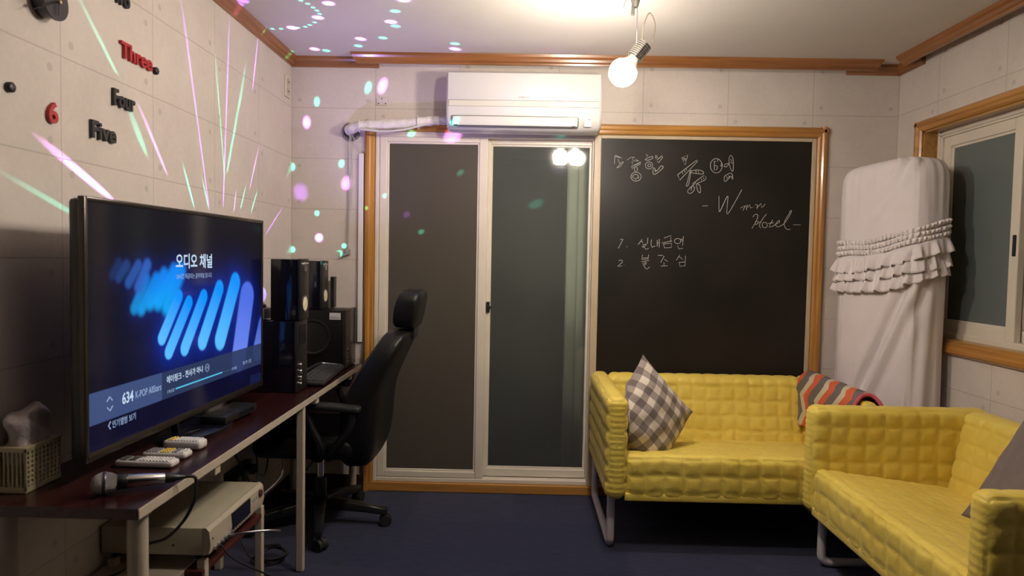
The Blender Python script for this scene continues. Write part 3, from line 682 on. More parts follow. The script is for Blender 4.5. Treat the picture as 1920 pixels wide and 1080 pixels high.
ch.tube([TT @ Vector((.077, .840, .001)), TT @ Vector((.069, .830, .001)), TT @ Vector((.077, .820, .001))], .0014, 5)
ch.tube([TT @ Vector((.577+.0125*math.cos(a), .8985+.0125*math.sin(a), .001)) for a in [2*PI*i/20 for i in range(20)]], .0009, 5, True)
ch.tube([TT @ Vector((.850+.005*math.cos(a), .8725+.006*math.sin(a), .001)) for a in [2*PI*i/14 for i in range(14)]], .0007, 5, True)
ch.build('screen_icons', dim_txt, scr)
MB().box(.42, .58, TZ+.012, V0+.03, -.036, -.010, .005, T=TT).build('stand_neck', black_gloss, tv)
base = [(.53+.19*math.cos(a), -.005+.085*math.sin(a)) for a in [2*PI*i/40 for i in range(40)]]
MB().add([TT @ Vector((u, TZ+.001, w)) for u, w in base]+[TT @ Vector((u, TZ+.011, w)) for u, w in base]+[TT @ Vector((.53+(u-.53)*.97, TZ+.014, -.005+(w+.005)*.95)) for u, w in base],
         [tuple(range(40))[::-1], tuple(range(80, 120))]+[(k*40+i, k*40+(i+1) % 40, (k+1)*40+(i+1) % 40, (k+1)*40+i) for k in range(2) for i in range(40)]).build('stand_base', black_gloss, tv, smooth=40)

# set-top box in front of the stand
sb = thing('set_top_box', (-1.005, 2.285, TZ), 'small black set-top box with vent slots in front of the television', 'set-top box')
RZ = Matrix.Translation((-1.005, 2.285, 0)) @ Matrix.Rotation(math.radians(-3), 4, 'Z')
MB().box(-.045, .045, -.115, .115, TZ+.0142, TZ+.040, .004, T=RZ).build('body', black_pl, sb, smooth=40)
v = MB()
for k in range(9): v.box(-.035, .030, -.10+k*.009, -.096+k*.009, TZ+.0395, TZ+.0415, T=RZ)
v.build('vent_slots', mat('slot grey', (.05, .05, .05), .3), sb)
MB().box(.0445, .0465, -.02, .09, TZ+.019, TZ+.034, .001, T=RZ).build('front_window', black_gloss, sb)

# ================================================================== speakers on the table
def satellite(name, x0, x1, y0, y1, z0, z1, label, group=None):
    t = thing(name, ((x0+x1)/2, (y0+y1)/2, z0), label, 'speaker', group)
    MB().box(x0, x1-.014, y0, y1, z0, z1, .003).build('cabinet', black_gloss, t, smooth=40)
    MB().box(x1-.013, x1, y0-.003, y1+.003, z0+.002, z1+.002, .004).build('front_baffle', black_pl, t, smooth=40)
    zc = z0+(z1-z0)*.66; yc = (y0+y1)/2
    MB().lathe([(.021, 0), (.020, .004), (.013, .001), (.006, .004), (.001, .005)], (x1-.001, yc, z0+(z1-z0)*.88), (1, 0, 0), 24).build('tweeter', steel, t, smooth=50)
    MB().lathe([(.030, 0), (.029, .004), (.020, .002), (.010, .0055), (.001, .007)], (x1-.001, yc, z0+(z1-z0)*.27), (1, 0, 0), 28).build('woofer', mat('pale cone', (.75, .70, .50), .4), t, smooth=50)
    MB().lathe([(.036, 0), (.036, .003), (.031, .004), (.031, 0)], (x1-.001, yc, z0+(z1-z0)*.27), (1, 0, 0), 28).build('woofer_ring', chrome, t, smooth=50)
    MB().box(x1-.001, x1+.003, y0+.01, y1-.01, z1-.02, z1-.014, .001).build('badge', grey_pl, t)
    return t
lowb = thing('audio_unit', (-1.05, 2.84, TZ), 'tall black audio box with silver knobs under the nearer speaker', 'audio box')
MB().box(-1.228, -.945, 2.762, 2.895, TZ+.003, 1.002, .003).build('cabinet', black_gloss, lowb, smooth=40)
MB().box(-.944, -.931, 2.757, 2.900, TZ+.001, 1.004, .005).build('front_panel', black_pl, lowb, smooth=40)
MB().box(-.9315, -.929, 2.79, 2.87, .90, .985, .001).build('display', black_gloss, lowb)
for z in (.735, .762, .789, .815):
    MB().lathe([(.0095, 0), (.0095, .010), (.008, .012)], (-.9312, 2.79, z), (1, 0, 0), 20).build('knob', chrome, lowb, smooth=40)
satellite('satellite_speaker', -1.044, -.918, 2.764, 2.872, 1.0045, 1.262, 'black glossy speaker stacked on the tall audio box', 'pair of black speakers')
sub = thing('subwoofer', (-1.03, 3.45, TZ), 'square black subwoofer with a white label behind the keyboard', 'subwoofer')
MB().box(-1.185, -.908, 3.387, 3.588, TZ+.003, 1.000, .004).build('cabinet', mat('black vinyl', (.006, .005, .005), .4, spec=.3), sub, smooth=40)
MB().box(-.908, -.890, 3.384, 3.588, TZ+.003, 1.004, .004).build('front_panel', mat('brown black', (.020, .015, .012), .3), sub, smooth=40)
MB().lathe([(.088, 0), (.092, .003), (.092, .006), (.084, .007), (.078, .001), (.05, .001), (.02, .004), (.001, .005)], (-1.06, 3.3875, .862), (0, -1, 0), 40).build('driver_ring', black_pl, sub, smooth=40)
lab = MB().box(-.975, -.918, 3.3855, 3.3875, .953, .988).build('label_sticker', mat('sticker white', (.62, .60, .62), .5), sub)
lk = MB()
for k in range(3): lk.box(-.971, -.922-.006*k, 3.3848, 3.386, .957+.005*k, .9592+.005*k)
lk.build('print', mat('sticker ink', (.22, .2, .28), .6), lab)
pk = MB()
for z in (.735, .755, .775, .80): pk.cyl((-.890, 3.42, z), (-.886, 3.42, z), .0035, n=10)
pk.build('indicator', steel, sub)
satellite('satellite_speaker', -1.108, -1.020, 3.41, 3.515, 1.0045, 1.252, 'black glossy speaker standing on the square subwoofer', 'pair of black speakers')
sg = MB().box(-1.012, -.992, 3.525, 3.572, 1.0045, 1.168, .003).build('black_slab', black_pl); tag(sg, 'narrow upright black slab beside the speaker on the subwoofer', 'device')

# keyboard
kb = thing('keyboard', (-.94, 3.137, TZ), 'black computer keyboard with silver rim on the table', 'keyboard')
KT = Matrix.Translation((-.940, 3.137, TZ+.0185)) @ Matrix.Rotation(math.radians(4), 4, 'Z') @ Matrix.Rotation(math.radians(3), 4, 'Y')
MB().box(-.064, .064, -.235, .235, -.010, .006, .005, T=KT).build('body', mat('keyboard black', (.03, .03, .032), .35), kb, smooth=40)
ks = MB()
for r in range(6):
    for c in range(20):
        x = -.048+r*.0185; y = -.218+c*.0222
        if r == 5 and 5 <= c <= 10: continue
        ks.box(x, x+.0155, y, y+.019, .005, .012, .002, 1, T=KT)
ks.box(.0445, .060, -.107, .026, .005, .012, .002, 1, T=KT)
k_ = ks.build('keys', mat('key black', (.045, .045, .048), .4), kb)
rim = [(-.062, -.20, .004), (-.066, -.10, .010), (-.068, 0, .014), (-.066, .12, .014), (-.058, .22, .012), (-.01, .238, .008), (.045, .238, .005)]
MB().tube([KT @ Vector(p) for p in catmull(rim, 5)], .0055, 8).build('silver_rim', steel, kb, smooth=60)

# remote controls
def remote(x0, x1, yc, w, z, ang, label, cols, h=.018):
    t = thing('remote_control', ((x0+x1)/2, yc, z), label, 'remote control', 'remotes on the table')
    L = x1-x0; R = Matrix.Translation(((x0+x1)/2, yc, z)) @ Matrix.Rotation(math.radians(ang), 4, 'Z')
    MB().rbox((L, w, h), .008, .008, fn=lambda x, y, zz: (x, y*(1-.10*abs(x/L)), zz+h/2+.0005-.0*x), T=R).build('body', mat('remote white', (.66, .62, .60), .35), t, smooth=60)
    for (a, b, nx, ny, c, nm) in cols:
        k = MB()
        for i in range(nx):
            for j in range(ny):
                x = -L/2+a*L+(b-a)*L*(i+.12)/nx; xx = x+(b-a)*L*.76/nx; y = -w*.40+w*.80*(j+.12)/ny; yy = y+w*.80*.76/ny
                k.box(x, xx, y, yy, h-.001, h+.003, .001, 1, T=R)
        k.build(nm, c, t)
    return t
kw = mat('button white', (.75, .72, .70), .4); kg = mat('button grey', (.22, .21, .22), .4); ky = mat('button yellow', (.62, .46, .06), .4); kd = mat('remote dark', (.10, .09, .09), .35)
r1 = remote(-1.085, -.925, 1.775, .048, TZ+.001, -2, 'white remote control nearest the microphone', [(.42, .93, 9, 4, kw, 'white_buttons'), (.06, .38, 2, 2, kd, 'dark_buttons')])
remote(-1.055, -.930, 1.855, .050, TZ+.001, -1, 'white remote control with yellow buttons, middle of the three', [(.40, .62, 4, 4, ky, 'yellow_buttons'), (.66, .80, 2, 4, kg, 'grey_buttons'), (.83, .95, 2, 4, kw, 'white_buttons'), (.08, .36, 4, 4, kg, 'grey_buttons')])
remote(-1.045, -.930, 1.945, .050, TZ+.001, -3, 'thick white remote control with grey side, farthest of the three', [(.30, .92, 8, 4, kw, 'white_buttons'), (.12, .26, 2, 3, ky, 'yellow_buttons')], .026)

# microphone with its cable
mic = thing('microphone', (-.92, 1.6, TZ), 'silver and black microphone lying on the near corner of the table', 'microphone')
P0 = Vector((-.985, 1.553, TZ+.0285)); P1 = Vector((-.832, 1.640, TZ+.0185)); A = (P1-P0).normalized()
gr = mat('mic grille', (.36, .34, .34), .35, .9, bump=.8, bscale=500)
MB().lathe([(.001, -.027), (.012, -.0245), (.020, -.0175), (.0255, -.006), (.0265, 0), (.0262, .005), (.022, .018), (.0175, .028)], P0, A, 32).build('grille', gr, mic, smooth=60)
MB().lathe([(.0266, -.002), (.0278, 0), (.0278, .003), (.0266, .005)], P0, A, 32).build('grille_band', mat('mic band', (.10, .09, .12), .3, .8), mic, smooth=40)
MB().lathe([(.0178, .028), (.0185, .030), (.0175, .048), (.0165, .050)], P0, A, 28).build('collar', black_pl, mic, smooth=40)
MB().lathe([(.0168, .050), (.0170, .052), (.0135, .128), (.012, .130)], P0, A, 28).build('handle', chrome, mic, smooth=40)
MB().lathe([(.0115, .130), (.0115, .150), (.008, .158), (.0045, .176)], P0, A, 20).build('connector', black_pl, mic, smooth=40)
E1 = P0+A*.170
cp = catmull([E1, E1+Vector((.025, .012, -.004)), (-.812, 1.650, .680), (-.815, 1.648, .655), (-.845, 1.655, .600), (-.905, 1.68, .542), (-.996, 1.74, .492), (-1.08, 1.80, .40), (-1.16, 1.85, .352)], 7)
MB().tube(cp, .0042, 8).build('cable', black_rub, mic, smooth=60)

# basket with a plastic bag
bk = thing('basket', (-1.2, 1.61, TZ), 'small cream plastic basket with slotted sides on the table end', 'basket')
bw = mat('basket cream', (.42, .37, .23), .45)
bx0, bx1, by0, by1, bz0, bz1 = -1.242, -1.166, 1.545, 1.668, TZ+.001, TZ+.110
b = MB().box(bx0, bx1, by0, by1, bz0, bz0+.008, .002)
for z0, z1 in ((bz1-.010, bz1), (bz0+.006, bz0+.014)):
    b.box(bx0, bx1, by0, by0+.004, z0, z1).box(bx0, bx1, by1-.004, by1, z0, z1).box(bx1-.004, bx1, by0, by1, z0, z1).box(bx0, bx0+.004, by0, by1, z0, z1)
b.box(bx0-.0, bx1+.003, by0-.003, by1+.003, bz1-.003, bz1+.001)
for k in range(8):
    x = bx0+.001+(bx1-bx0-.005)*k/7; b.box(x, x+.0035, by0+.0005, by0+.003, bz0, bz1).box(x, x+.0035, by1-.003, by1-.0005, bz0, bz1)
for k in range(10):
    y = by0+(by1-by0-.006)*k/9; b.box(bx1-.0035, bx1-.0005, y, y+.006, bz0, bz1)
for k in range(9):
    z = bz0+.006+k*.0115; b.box(bx1-.003, bx1-.001, by0, by1, z, z+.005)
b.box(bx0, bx0+.003, by0, by1, bz0, bz1)
b.build('body', bw, bk)
bag = MB()
rr = random.Random(3)
def bagf(x, y, z):
    n = math.sin(x*95+z*60)*.5+math.sin(y*70+z*90+1.3)*.5
    k = 1+.16*n
    return (x*k, y*k, z*(1+.10*math.sin(x*60+y*50)))
bag.rbox((.062, .105, .15), .028, .006, fn=bagf, T=Matrix.Translation((-1.204, 1.607, TZ+.122)))
o = bag.build('plastic_bag', mat('crumpled plastic', (.36, .32, .32), .3, var=.12, vscale=40, bump=.6, bscale=50), smooth=25)
tag(o, 'crumpled translucent plastic bag sticking out of the cream basket', 'bag')

# ================================================================== amplifier on a low stand under the table
amp = thing('karaoke_amplifier', (-1.07, 2.14, .378), 'cream karaoke amplifier with dark display under the table', 'amplifier')
am = mat('amplifier cream', (.43, .385, .285), .4, var=.03, vscale=10); ad = mat('amplifier front', (.45, .39, .30), .4)
MB().box(-1.236, -.930, 1.936, 2.350, .380, .463, .004).build('case', am, amp, smooth=40)
fr = [(-.931, .380), (-.913, .384), (-.908, .410), (-.912, .452), (-.922, .463), (-.931, .463)]
MB().prism(fr, 1, 1.936, 2.350).build('front_panel', ad, amp, smooth=30)
MB().box(-.9125, -.9055, 2.085, 2.225, .398, .450, .002).build('display', black_gloss, amp)
MB().lathe([(.013, 0), (.012, .008), (.010, .009)], (-.9115, 2.315, .435), (1, 0, 0), 20).build('knob', mat('dark knob', (.10, .03, .03), .4), amp, smooth=40)
for i, y in enumerate((1.965, 1.99, 2.015, 2.04, 2.065)):
    MB().lathe([(.0075, 0), (.0075, .010), (.004, .010), (.004, .002)], (-.911, y, .394), (1, 0, 0), 14).build('jack', steel, amp, smooth=40)
bt = MB()
for k in range(14): bt.box(-.9115, -.9085, 2.09+k*.017, 2.102+k*.017, .386, .392)
for k in range(3): bt.box(-.913, -.9085, 2.25+k*.015, 2.257+k*.015, .425, .433)
bt.build('buttons', mat('small buttons', (.30, .27, .22), .4), amp)
MB().cyl((-.93, 1.955, .425), (-.909, 1.955, .425), .004).build('screw', black_pl, amp)
MB().cyl((-1.02, 1.9345, .410), (-1.02, 1.938, .410), .0035).build('screw', black_pl, amp)
for x in (-1.21, -.96):
    for y in (1.97, 2.31): MB().cyl((x, y, .3605), (x, y, .381), .014).build('foot', black_rub, amp)
std = thing('low_stand', (-1.1, 2.1, 0), 'low stand with pale top carrying the cream amplifier', 'stand')
MB().box(-1.236, -.985, 1.62, 2.42, .318, .336, .002).build('shelf_board', mat('pale board', (.48, .42, .33), .45), std)
MB().box(-.985, -.930, 1.93, 2.42, .318, .336, .002).build('side_rail', mat('dark red rail', (.07, .016, .012), .4), std)
for x in (-1.225, -.955):
    for y in (1.945, 2.38): MB().box(x, x+.026, y, y+.026, 0.001, .360, .003).build('leg', cream, std)
for y in (1.65,): MB().box(-1.22, -1.195, y, y+.026, .001, .318, .003).build('leg', cream, std)
w1 = catmull([(-.906, 2.05, .394), (-.86, 2.06, .400), (-.80, 2.10, .392), (-.775, 2.14, .375)], 6)
o = MB().tube(w1, .004, 8).tube([w1[0]+Vector((-.002, 0, 0)), w1[0]+Vector((.02, .004, .001))], .006, 8).build('audio_plug', steel, smooth=60); tag(o, 'silver plug lead sticking out of the amplifier front', 'cable')
o = MB().tube(catmull([(-.904, 1.99, .394), (-.87, 2.02, .33), (-.80, 2.2, .18), (-.82, 2.4, .03), (-.95, 2.55, .008), (-1.1, 2.7, .02), (-1.2, 2.75, .15)], 8), .0028, 7).build('thin_cable', black_rub, smooth=60); tag(o, 'thin dark cable drooping from the amplifier jacks to the carpet', 'cable')
cc = []
for i in range(60):
    a = 2*PI*i/20; cc.append((-1.02+.055*math.cos(a)+.01*math.sin(i), 2.72+.05*math.sin(a), .012+.018*(i/60)+.012*(1+math.sin(a))))
o = MB().tube(cc, .006, 7).build('cable_coil', black_rub, smooth=60); tag(o, 'coil of black cable on the carpet behind the amplifier', 'cable')
pw = thing('power_strip', (XL, 2.9, .33), 'black power strip with plugs on the wall under the table', 'power strip')
MB().box(XL, XL+.035, 2.72, 3.0, .30, .345, .005).build('body', black_pl, pw, smooth=40)
for y in (2.76, 2.83, 2.92): MB().rbox((.05, .042, .042), .01, .012, T=Matrix.Translation((XL+.058, y, .322))).build('plug', black_rub, pw, smooth=60)
for k, (y, yy) in enumerate(((2.76, 2.62), (2.83, 2.95), (2.92, 3.2))):
    o = MB().tube(catmull([(XL+.075, y, .322), (XL+.12, y+.01, .30), (XL+.09, (y+yy)/2, .45), (XL+.03, yy, .62), (XL+.03, yy, .672)], 6), .0035, 7).build('power_lead', black_rub, pw, smooth=60)
o = MB().tube(catmull([(-.98, 1.98, .672), (-1.0, 2.05, .60), (-1.08, 2.10, .55), (-1.12, 2.13, .53), (-1.20, 2.16, .52)], 6), .003, 7).build('loose_wire', black_rub, smooth=60); tag(o, 'thin black wire hanging below the tabletop above the amplifier', 'cable')
o = MB().tube(catmull([(-1.1, 3.02, .50), (-1.07, 2.97, .40), (-1.05, 2.92, .30), (-1.1, 2.85, .24)], 6), .003, 7).build('grey_wire', mat('grey wire', (.42, .40, .40), .5), smooth=60); tag(o, 'thin grey wire hanging under the table behind the office chair', 'cable')

# ================================================================== disco light on top of the tall audio box
dl = thing('disco_light', (-1.14, 2.83, 1.004), 'small disco ball lamp with glowing clear dome behind the television', 'disco lamp')
MB().box(-1.19, -1.078, 2.785, 2.875, 1.0045, 1.052, .006).build('base', mat('grey base', (.20, .19, .19), .4), dl, smooth=40)
MB().cyl((-1.10, 2.786, 1.03), (-1.10, 2.780, 1.03), .008).build('button', mat('red button', (.5, .02, .02), .3, emit=(1, .05, .03), estr=.6), dl)
MB().lathe([(.045, 0), (.047, .008), (.040, .016)], (-1.135, 2.83, 1.052), (0, 0, 1), 32).build('collar', black_pl, dl, smooth=40)
dm, nt, b = newmat('glowing faceted dome')
geo = N(nt, 'ShaderNodeNewGeometry'); vo = N(nt, 'ShaderNodeTexVoronoi'); vo.inputs['Scale'].default_value = 70
nt.links.new(geo.outputs['Position'], vo.inputs['Vector'])
b.inputs['Base Color'].default_value = (.5, .45, .6, 1); b.inputs['Roughness'].default_value = .15
hs = N(nt, 'ShaderNodeHueSaturation'); nt.links.new(vo.outputs['Color'], hs.inputs['Color'])
nt.links.new(mixc(nt, .65, hs.outputs[0], (.45, .35, 1.0)), b.inputs['Emission Color']); b.inputs['Emission Strength'].default_value = 1.1
GC = Vector((-1.135, 2.83, 1.108)); GR = .046
pr = [(GR*math.cos(a), GR*math.sin(a)) for a in [-.85+(.85+PI/2-.02)*i/12 for i in range(13)]]
MB().lathe(pr, GC, (0, 0, 1), 18).build('dome', dm, dl, smooth=180)
# ================================================================== office chair
ch = thing('office_chair', (-.94, 3.13, 0), 'black leather high-back office chair pushed under the table', 'chair')
leather = mat('black leather', (.006, .0055, .006), .36, bump=.2, bscale=90, spec=.35)
CY = 3.13
def ring(xf, xr, hw, z, n=36, e=3.2, tilt=0., cy=CY):
    cx, a = (xf+xr)/2, abs(xr-xf)/2; out = []
    for i in range(n):
        t = 2*PI*i/n; c, s = math.cos(t), math.sin(t)
        x = a*math.copysign(abs(c)**(2/e), c); y = hw*math.copysign(abs(s)**(2/e), s)
        wing = .030*(abs(y)/max(hw, .01))**2.2 if x < 0 else 0.      # side bolsters come forward
        out.append((cx+x-wing, cy+y, z+tilt*x))
    return out
lv = [(-.745, -.695, .10, .318), (-.765, -.672, .185, .330), (-.790, -.645, .220, .37), (-.800, -.622, .240, .44), (-.800, -.612, .248, .54), (-.785, -.612, .252, .64),
      (-.735, -.585, .248, .73), (-.690, -.550, .240, .80), (-.650, -.522, .226, .86), (-.618, -.500, .200, .91), (-.596, -.500, .165, .938), (-.575, -.520, .08, .950)]
b = MB().loft([ring(a, c, w, z) for a, c, w, z in lv])
o = b.build('backrest', leather, ch, smooth=180)
md = o.modifiers.new('smooth', 'SUBSURF'); md.levels = 1; md.render_levels = 1
seam = [(-.79-.03, CY-.17, .45), (-.79, CY-.175, .56), (-.775, CY-.175, .64), (-.722, CY-.17, .74), (-.655, CY-.15, .84)]
hr = [(-.550, -.480, .09, .952), (-.566, -.472, .130, .965), (-.572, -.464, .142, 1.0), (-.562, -.452, .145, 1.06), (-.550, -.446, .140, 1.10), (-.538, -.452, .118, 1.122), (-.520, -.468, .06, 1.130)]
h = MB().loft([ring(a, c, w, z, e=3.6) for a, c, w, z in hr]).build('headrest', leather, ch, smooth=180)
md = h.modifiers.new('smooth', 'SUBSURF'); md.levels = 1; md.render_levels = 1
MB().box(-.545, -.488, CY-.06, CY+.06, .90, .985, .012).build('headrest_bracket', black_pl, ch, smooth=40)
MB().rbox((.46, .50, .105), .045, .02, disp=lambda ax, u, v, s: .012*max(0, 1-(u/.23)**2)*max(0, 1-(v/.25)**2) if ax == 2 and s > 0 else 0, T=Matrix.Translation((-.95, CY, .425))).build('seat', leather, ch, smooth=60)
for sgn in (-1, 1):
    y = CY+sgn*.265
    a = thing('armrest', (0, 0, 0)); a.parent = ch; a.location = Vector((-.80, y, .60))-ch.location
    MB().rbox((.26, .062, .030), .013, .012, T=Matrix.Translation((-.815, y, .622)) @ Matrix.Rotation(math.radians(4), 4, 'Y')).build('arm_pad', black_rub, a, smooth=60)
    MB().tube(catmull([(-.93, y, .600), (-.90, y, .53), (-.86, y-sgn*.01, .44), (-.88, y-sgn*.06, .375), (-.93, y-sgn*.12, .362)], 6), .017, 10).tube(catmull([(-.72, y, .606), (-.735, y, .53), (-.80, y-sgn*.01, .44), (-.84, y-sgn*.06, .375)], 6), .017, 10).build('arm_bracket', black_pl, a, smooth=60)
MB().box(-1.03, -.80, CY-.09, CY+.09, .335, .375, .012).box(-.86, -.70, CY-.045, CY+.045, .335, .362, .008).build('tilt_mechanism', black_pl, ch, smooth=40)
MB().tube([(-.93, CY-.08, .352), (-.92, CY-.20, .350), (-.92, CY-.235, .345)], .005, 8).cyl((-.92, CY-.225, .346), (-.92, CY-.262, .343), .009, .007).build('lever', black_pl, ch, smooth=60)
MB().cyl((-.94, CY, .20), (-.94, CY, .34), .016).build('gas_lift', chrome, ch, smooth=40)
MB().lathe([(.030, .10), (.030, .21), (.027, .225)], (-.94, CY, 0), (0, 0, 1), 24).build('lift_cover', black_pl, ch, smooth=40)
MB().lathe([(.036, .068), (.048, .08), (.048, .125), (.036, .135)], (-.94, CY, 0), (0, 0, 1), 28).build('hub', black_pl, ch, smooth=40)
for k in range(5):
    an = math.radians(-74.5+72*k); d = Vector((math.cos(an), math.sin(an), 0)); c = Vector((-.94, CY, 0))
    leg = MB()
    sec = []
    pr = Vector((-d.y, d.x, 0))
    for t, zt, w, hh in ((.03, .118, .030, .045), (.12, .112, .027, .040), (.22, .098, .023, .032), (.315, .080, .019, .024), (.325, .079, .012, .016)):
        p = c+d*t+Vector((0, 0, zt))
        sec.append([p+pr*w, p+pr*w*.8+Vector((0, 0, .006)), p-pr*w*.8+Vector((0, 0, .006)), p-pr*w, p-pr*w*.75-Vector((0, 0, hh)), p+pr*w*.75-Vector((0, 0, hh))])
    lg = leg.loft(sec).build('base_leg', black_pl, ch, smooth=50)
    e = c+d*.305; sw = math.radians(-30+50*k); q = Vector((math.cos(sw), math.sin(sw), 0)); qp = Vector((-q.y, q.x, 0))
    ct = e+q*.012
    MB().cyl(e+Vector((0, 0, .052)), e+Vector((0, 0, .075)), .008).cyl(ct+qp*.006+Vector((0, 0, .0265)), ct+qp*.024+Vector((0, 0, .0265)), .026, n=22).cyl(ct-qp*.024+Vector((0, 0, .0265)), ct-qp*.006+Vector((0, 0, .0265)), .026, n=22).cyl(ct-qp*.006+Vector((0, 0, .032)), ct+qp*.006+Vector((0, 0, .032)), .027, n=22).build('caster', black_rub, lg, smooth=40)

# ================================================================== quilted yellow sofas
def sofa_cloth():
    m, nt, b = newmat('yellow quilted cover')
    geo = N(nt, 'ShaderNodeNewGeometry')
    n1 = N(nt, 'ShaderNodeTexNoise'); n1.inputs['Scale'].default_value = 5; n1.inputs['Detail'].default_value = 5
    n2 = N(nt, 'ShaderNodeTexNoise'); n2.inputs['Scale'].default_value = 38; n2.inputs['Detail'].default_value = 4; n2.inputs['Distortion'].default_value = 1.2
    for n in (n1, n2): nt.links.new(geo.outputs['Position'], n.inputs['Vector'])
    nt.links.new(mixc(nt, sstep(nt, n1.outputs[0], .3, .7), (.70, .52, .085), (.77, .595, .115)), b.inputs['Base Color'])
    b.inputs['Roughness'].default_value = .48; b.inputs['Specular IOR Level'].default_value = .35; b.inputs['Sheen Weight'].default_value = .1
    bp = N(nt, 'ShaderNodeBump'); bp.inputs['Strength'].default_value = .28; bp.inputs['Distance'].default_value = .006
    nt.links.new(n2.outputs[0], bp.inputs['Height']); nt.links.new(bp.outputs[0], b.inputs['Normal'])
    return m
ycloth = sofa_cloth()
tube_m = mat('white lacquered tube', (.62, .57, .60), .35)
Q = .0735
def puff(u, v, h=.0075, qu=Q, qv=Q, wob=.0):
    u = u+wob*math.sin(v*31.); v = v+wob*math.sin(u*27+1.)
    a = abs(math.sin(PI*u/qu)); c = abs(math.sin(PI*v/qv))
    return h*(min(a, c)**.42)-h*.45
def sofa(label, Wd, Dp, T):
    """local frame: x along the width from the left arm, y from the front to the back, z up"""
    ox, oy = T.translation.x, T.translation.y
    c = T @ Vector((Wd/2, Dp/2, 0))
    t = thing('quilted_sofa', (c.x, c.y, 0), label, 'sofa')
    H = .692; AT = .088; zb = .245
    # arms: padded slabs, front edge rounded, slightly leaning out
    for nm, x in (('armrest', AT/2), ('armrest', Wd-AT/2)):
        b = MB()
        def ad(ax, u, v, s): 
            if ax == 0: return puff(u, v, .0100, wob=.003)          # u=y, v=z
            return .0022*math.sin((u if ax == 2 else v)*0+ (v if ax == 1 else u)*0) + .002*math.sin(260*u) if ax == 1 else puff(v if ax == 2 else u, .03, .003)
        b.rbox((AT, Dp-.012, H-zb), .036, .0085, disp=ad, T=T @ Matrix.Translation((x, (Dp-.012)/2, (H+zb)/2)))
        b.build(nm, ycloth, t, smooth=180)
    # backrest: leaning slab between the arms
    bw = Wd-2*AT+.02
    def bfn(x, y, z): return (x, y+.19*(z), z)                       # lean
    def bd(ax, u, v, s): return puff(u, v, .0085, wob=.002) if ax == 1 else puff(v, .03, .003)
    MB().rbox((bw, .105, H-.30), .040, .0085, disp=lambda ax, u, v, s: (puff(v, u, .0105, wob=.003) if ax == 1 else (puff(u, .0367, .004) if ax == 2 else 0)), fn=bfn,
              T=T @ Matrix.Translation((Wd/2, Dp-.115, (H+.30)/2))).build('backrest', ycloth, t, smooth=180)
    # seat: thick cushion that slopes to the rear, front face quilted
    sw = Wd-2*AT+.012; sd = Dp-.16
    def sfn(x, y, z): return (x, y, z-(.075*(y+sd/2)/sd if z > 0 else 0)*min(1, max(0, z/.05)))
    def sdp(ax, u, v, s):
        if ax == 1: return puff(v, u-.01, .0100, .083, .075, wob=.004)
        if ax == 2: return puff(u+.5*Q*(round(v/Q) % 2), v, .006, Q, Q*1.1, wob=.006) if s > 0 else 0
        return 0
    MB().rbox((sw, sd, .200), .038, .0085, disp=sdp, fn=sfn, T=T @ Matrix.Translation((Wd/2, sd/2+.012, zb+.100))).build('seat', ycloth, t, smooth=180)
    MB().box(AT-.005, Wd-AT+.005, .013, .030, zb-.005, zb+.030, .005, T=T).build('hem', ycloth, t, smooth=60)
    for x in (.034, Wd-.034):                                        # sled leg loops of flat tube
        p = []; r = .035; y0, y1, z0 = .085, Dp-.035, .0185; zt = zb+.012
        p.append((x, y0, zt)); p.append((x, y0, z0+r))
        for i in range(1, 7): a = PI/2*i/6; p.append((x, y0+r-r*math.cos(a), z0+r-r*math.sin(a)))
        for i in range(1, 7): a = PI/2*i/6; p.append((x, y1-r+r*math.sin(a), z0+r-r*math.cos(a)))
        p.append((x, y1, zt))
        MB().tube([T @ Vector(q) for q in p], .018, 12).build('leg', tube_m, t, smooth=60)
    return t
S1 = Matrix.Translation((.385, 2.842, 0))
sofa('yellow quilted two-seat sofa standing below the blackboard', 1.165, .735, S1)
S2 = Matrix.Translation((1.213, 2.832, 0)) @ Matrix.Rotation(-PI/2, 4, 'Z')
sofa('yellow quilted two-seat sofa along the right wall nearest the camera', 1.125, .752, S2)

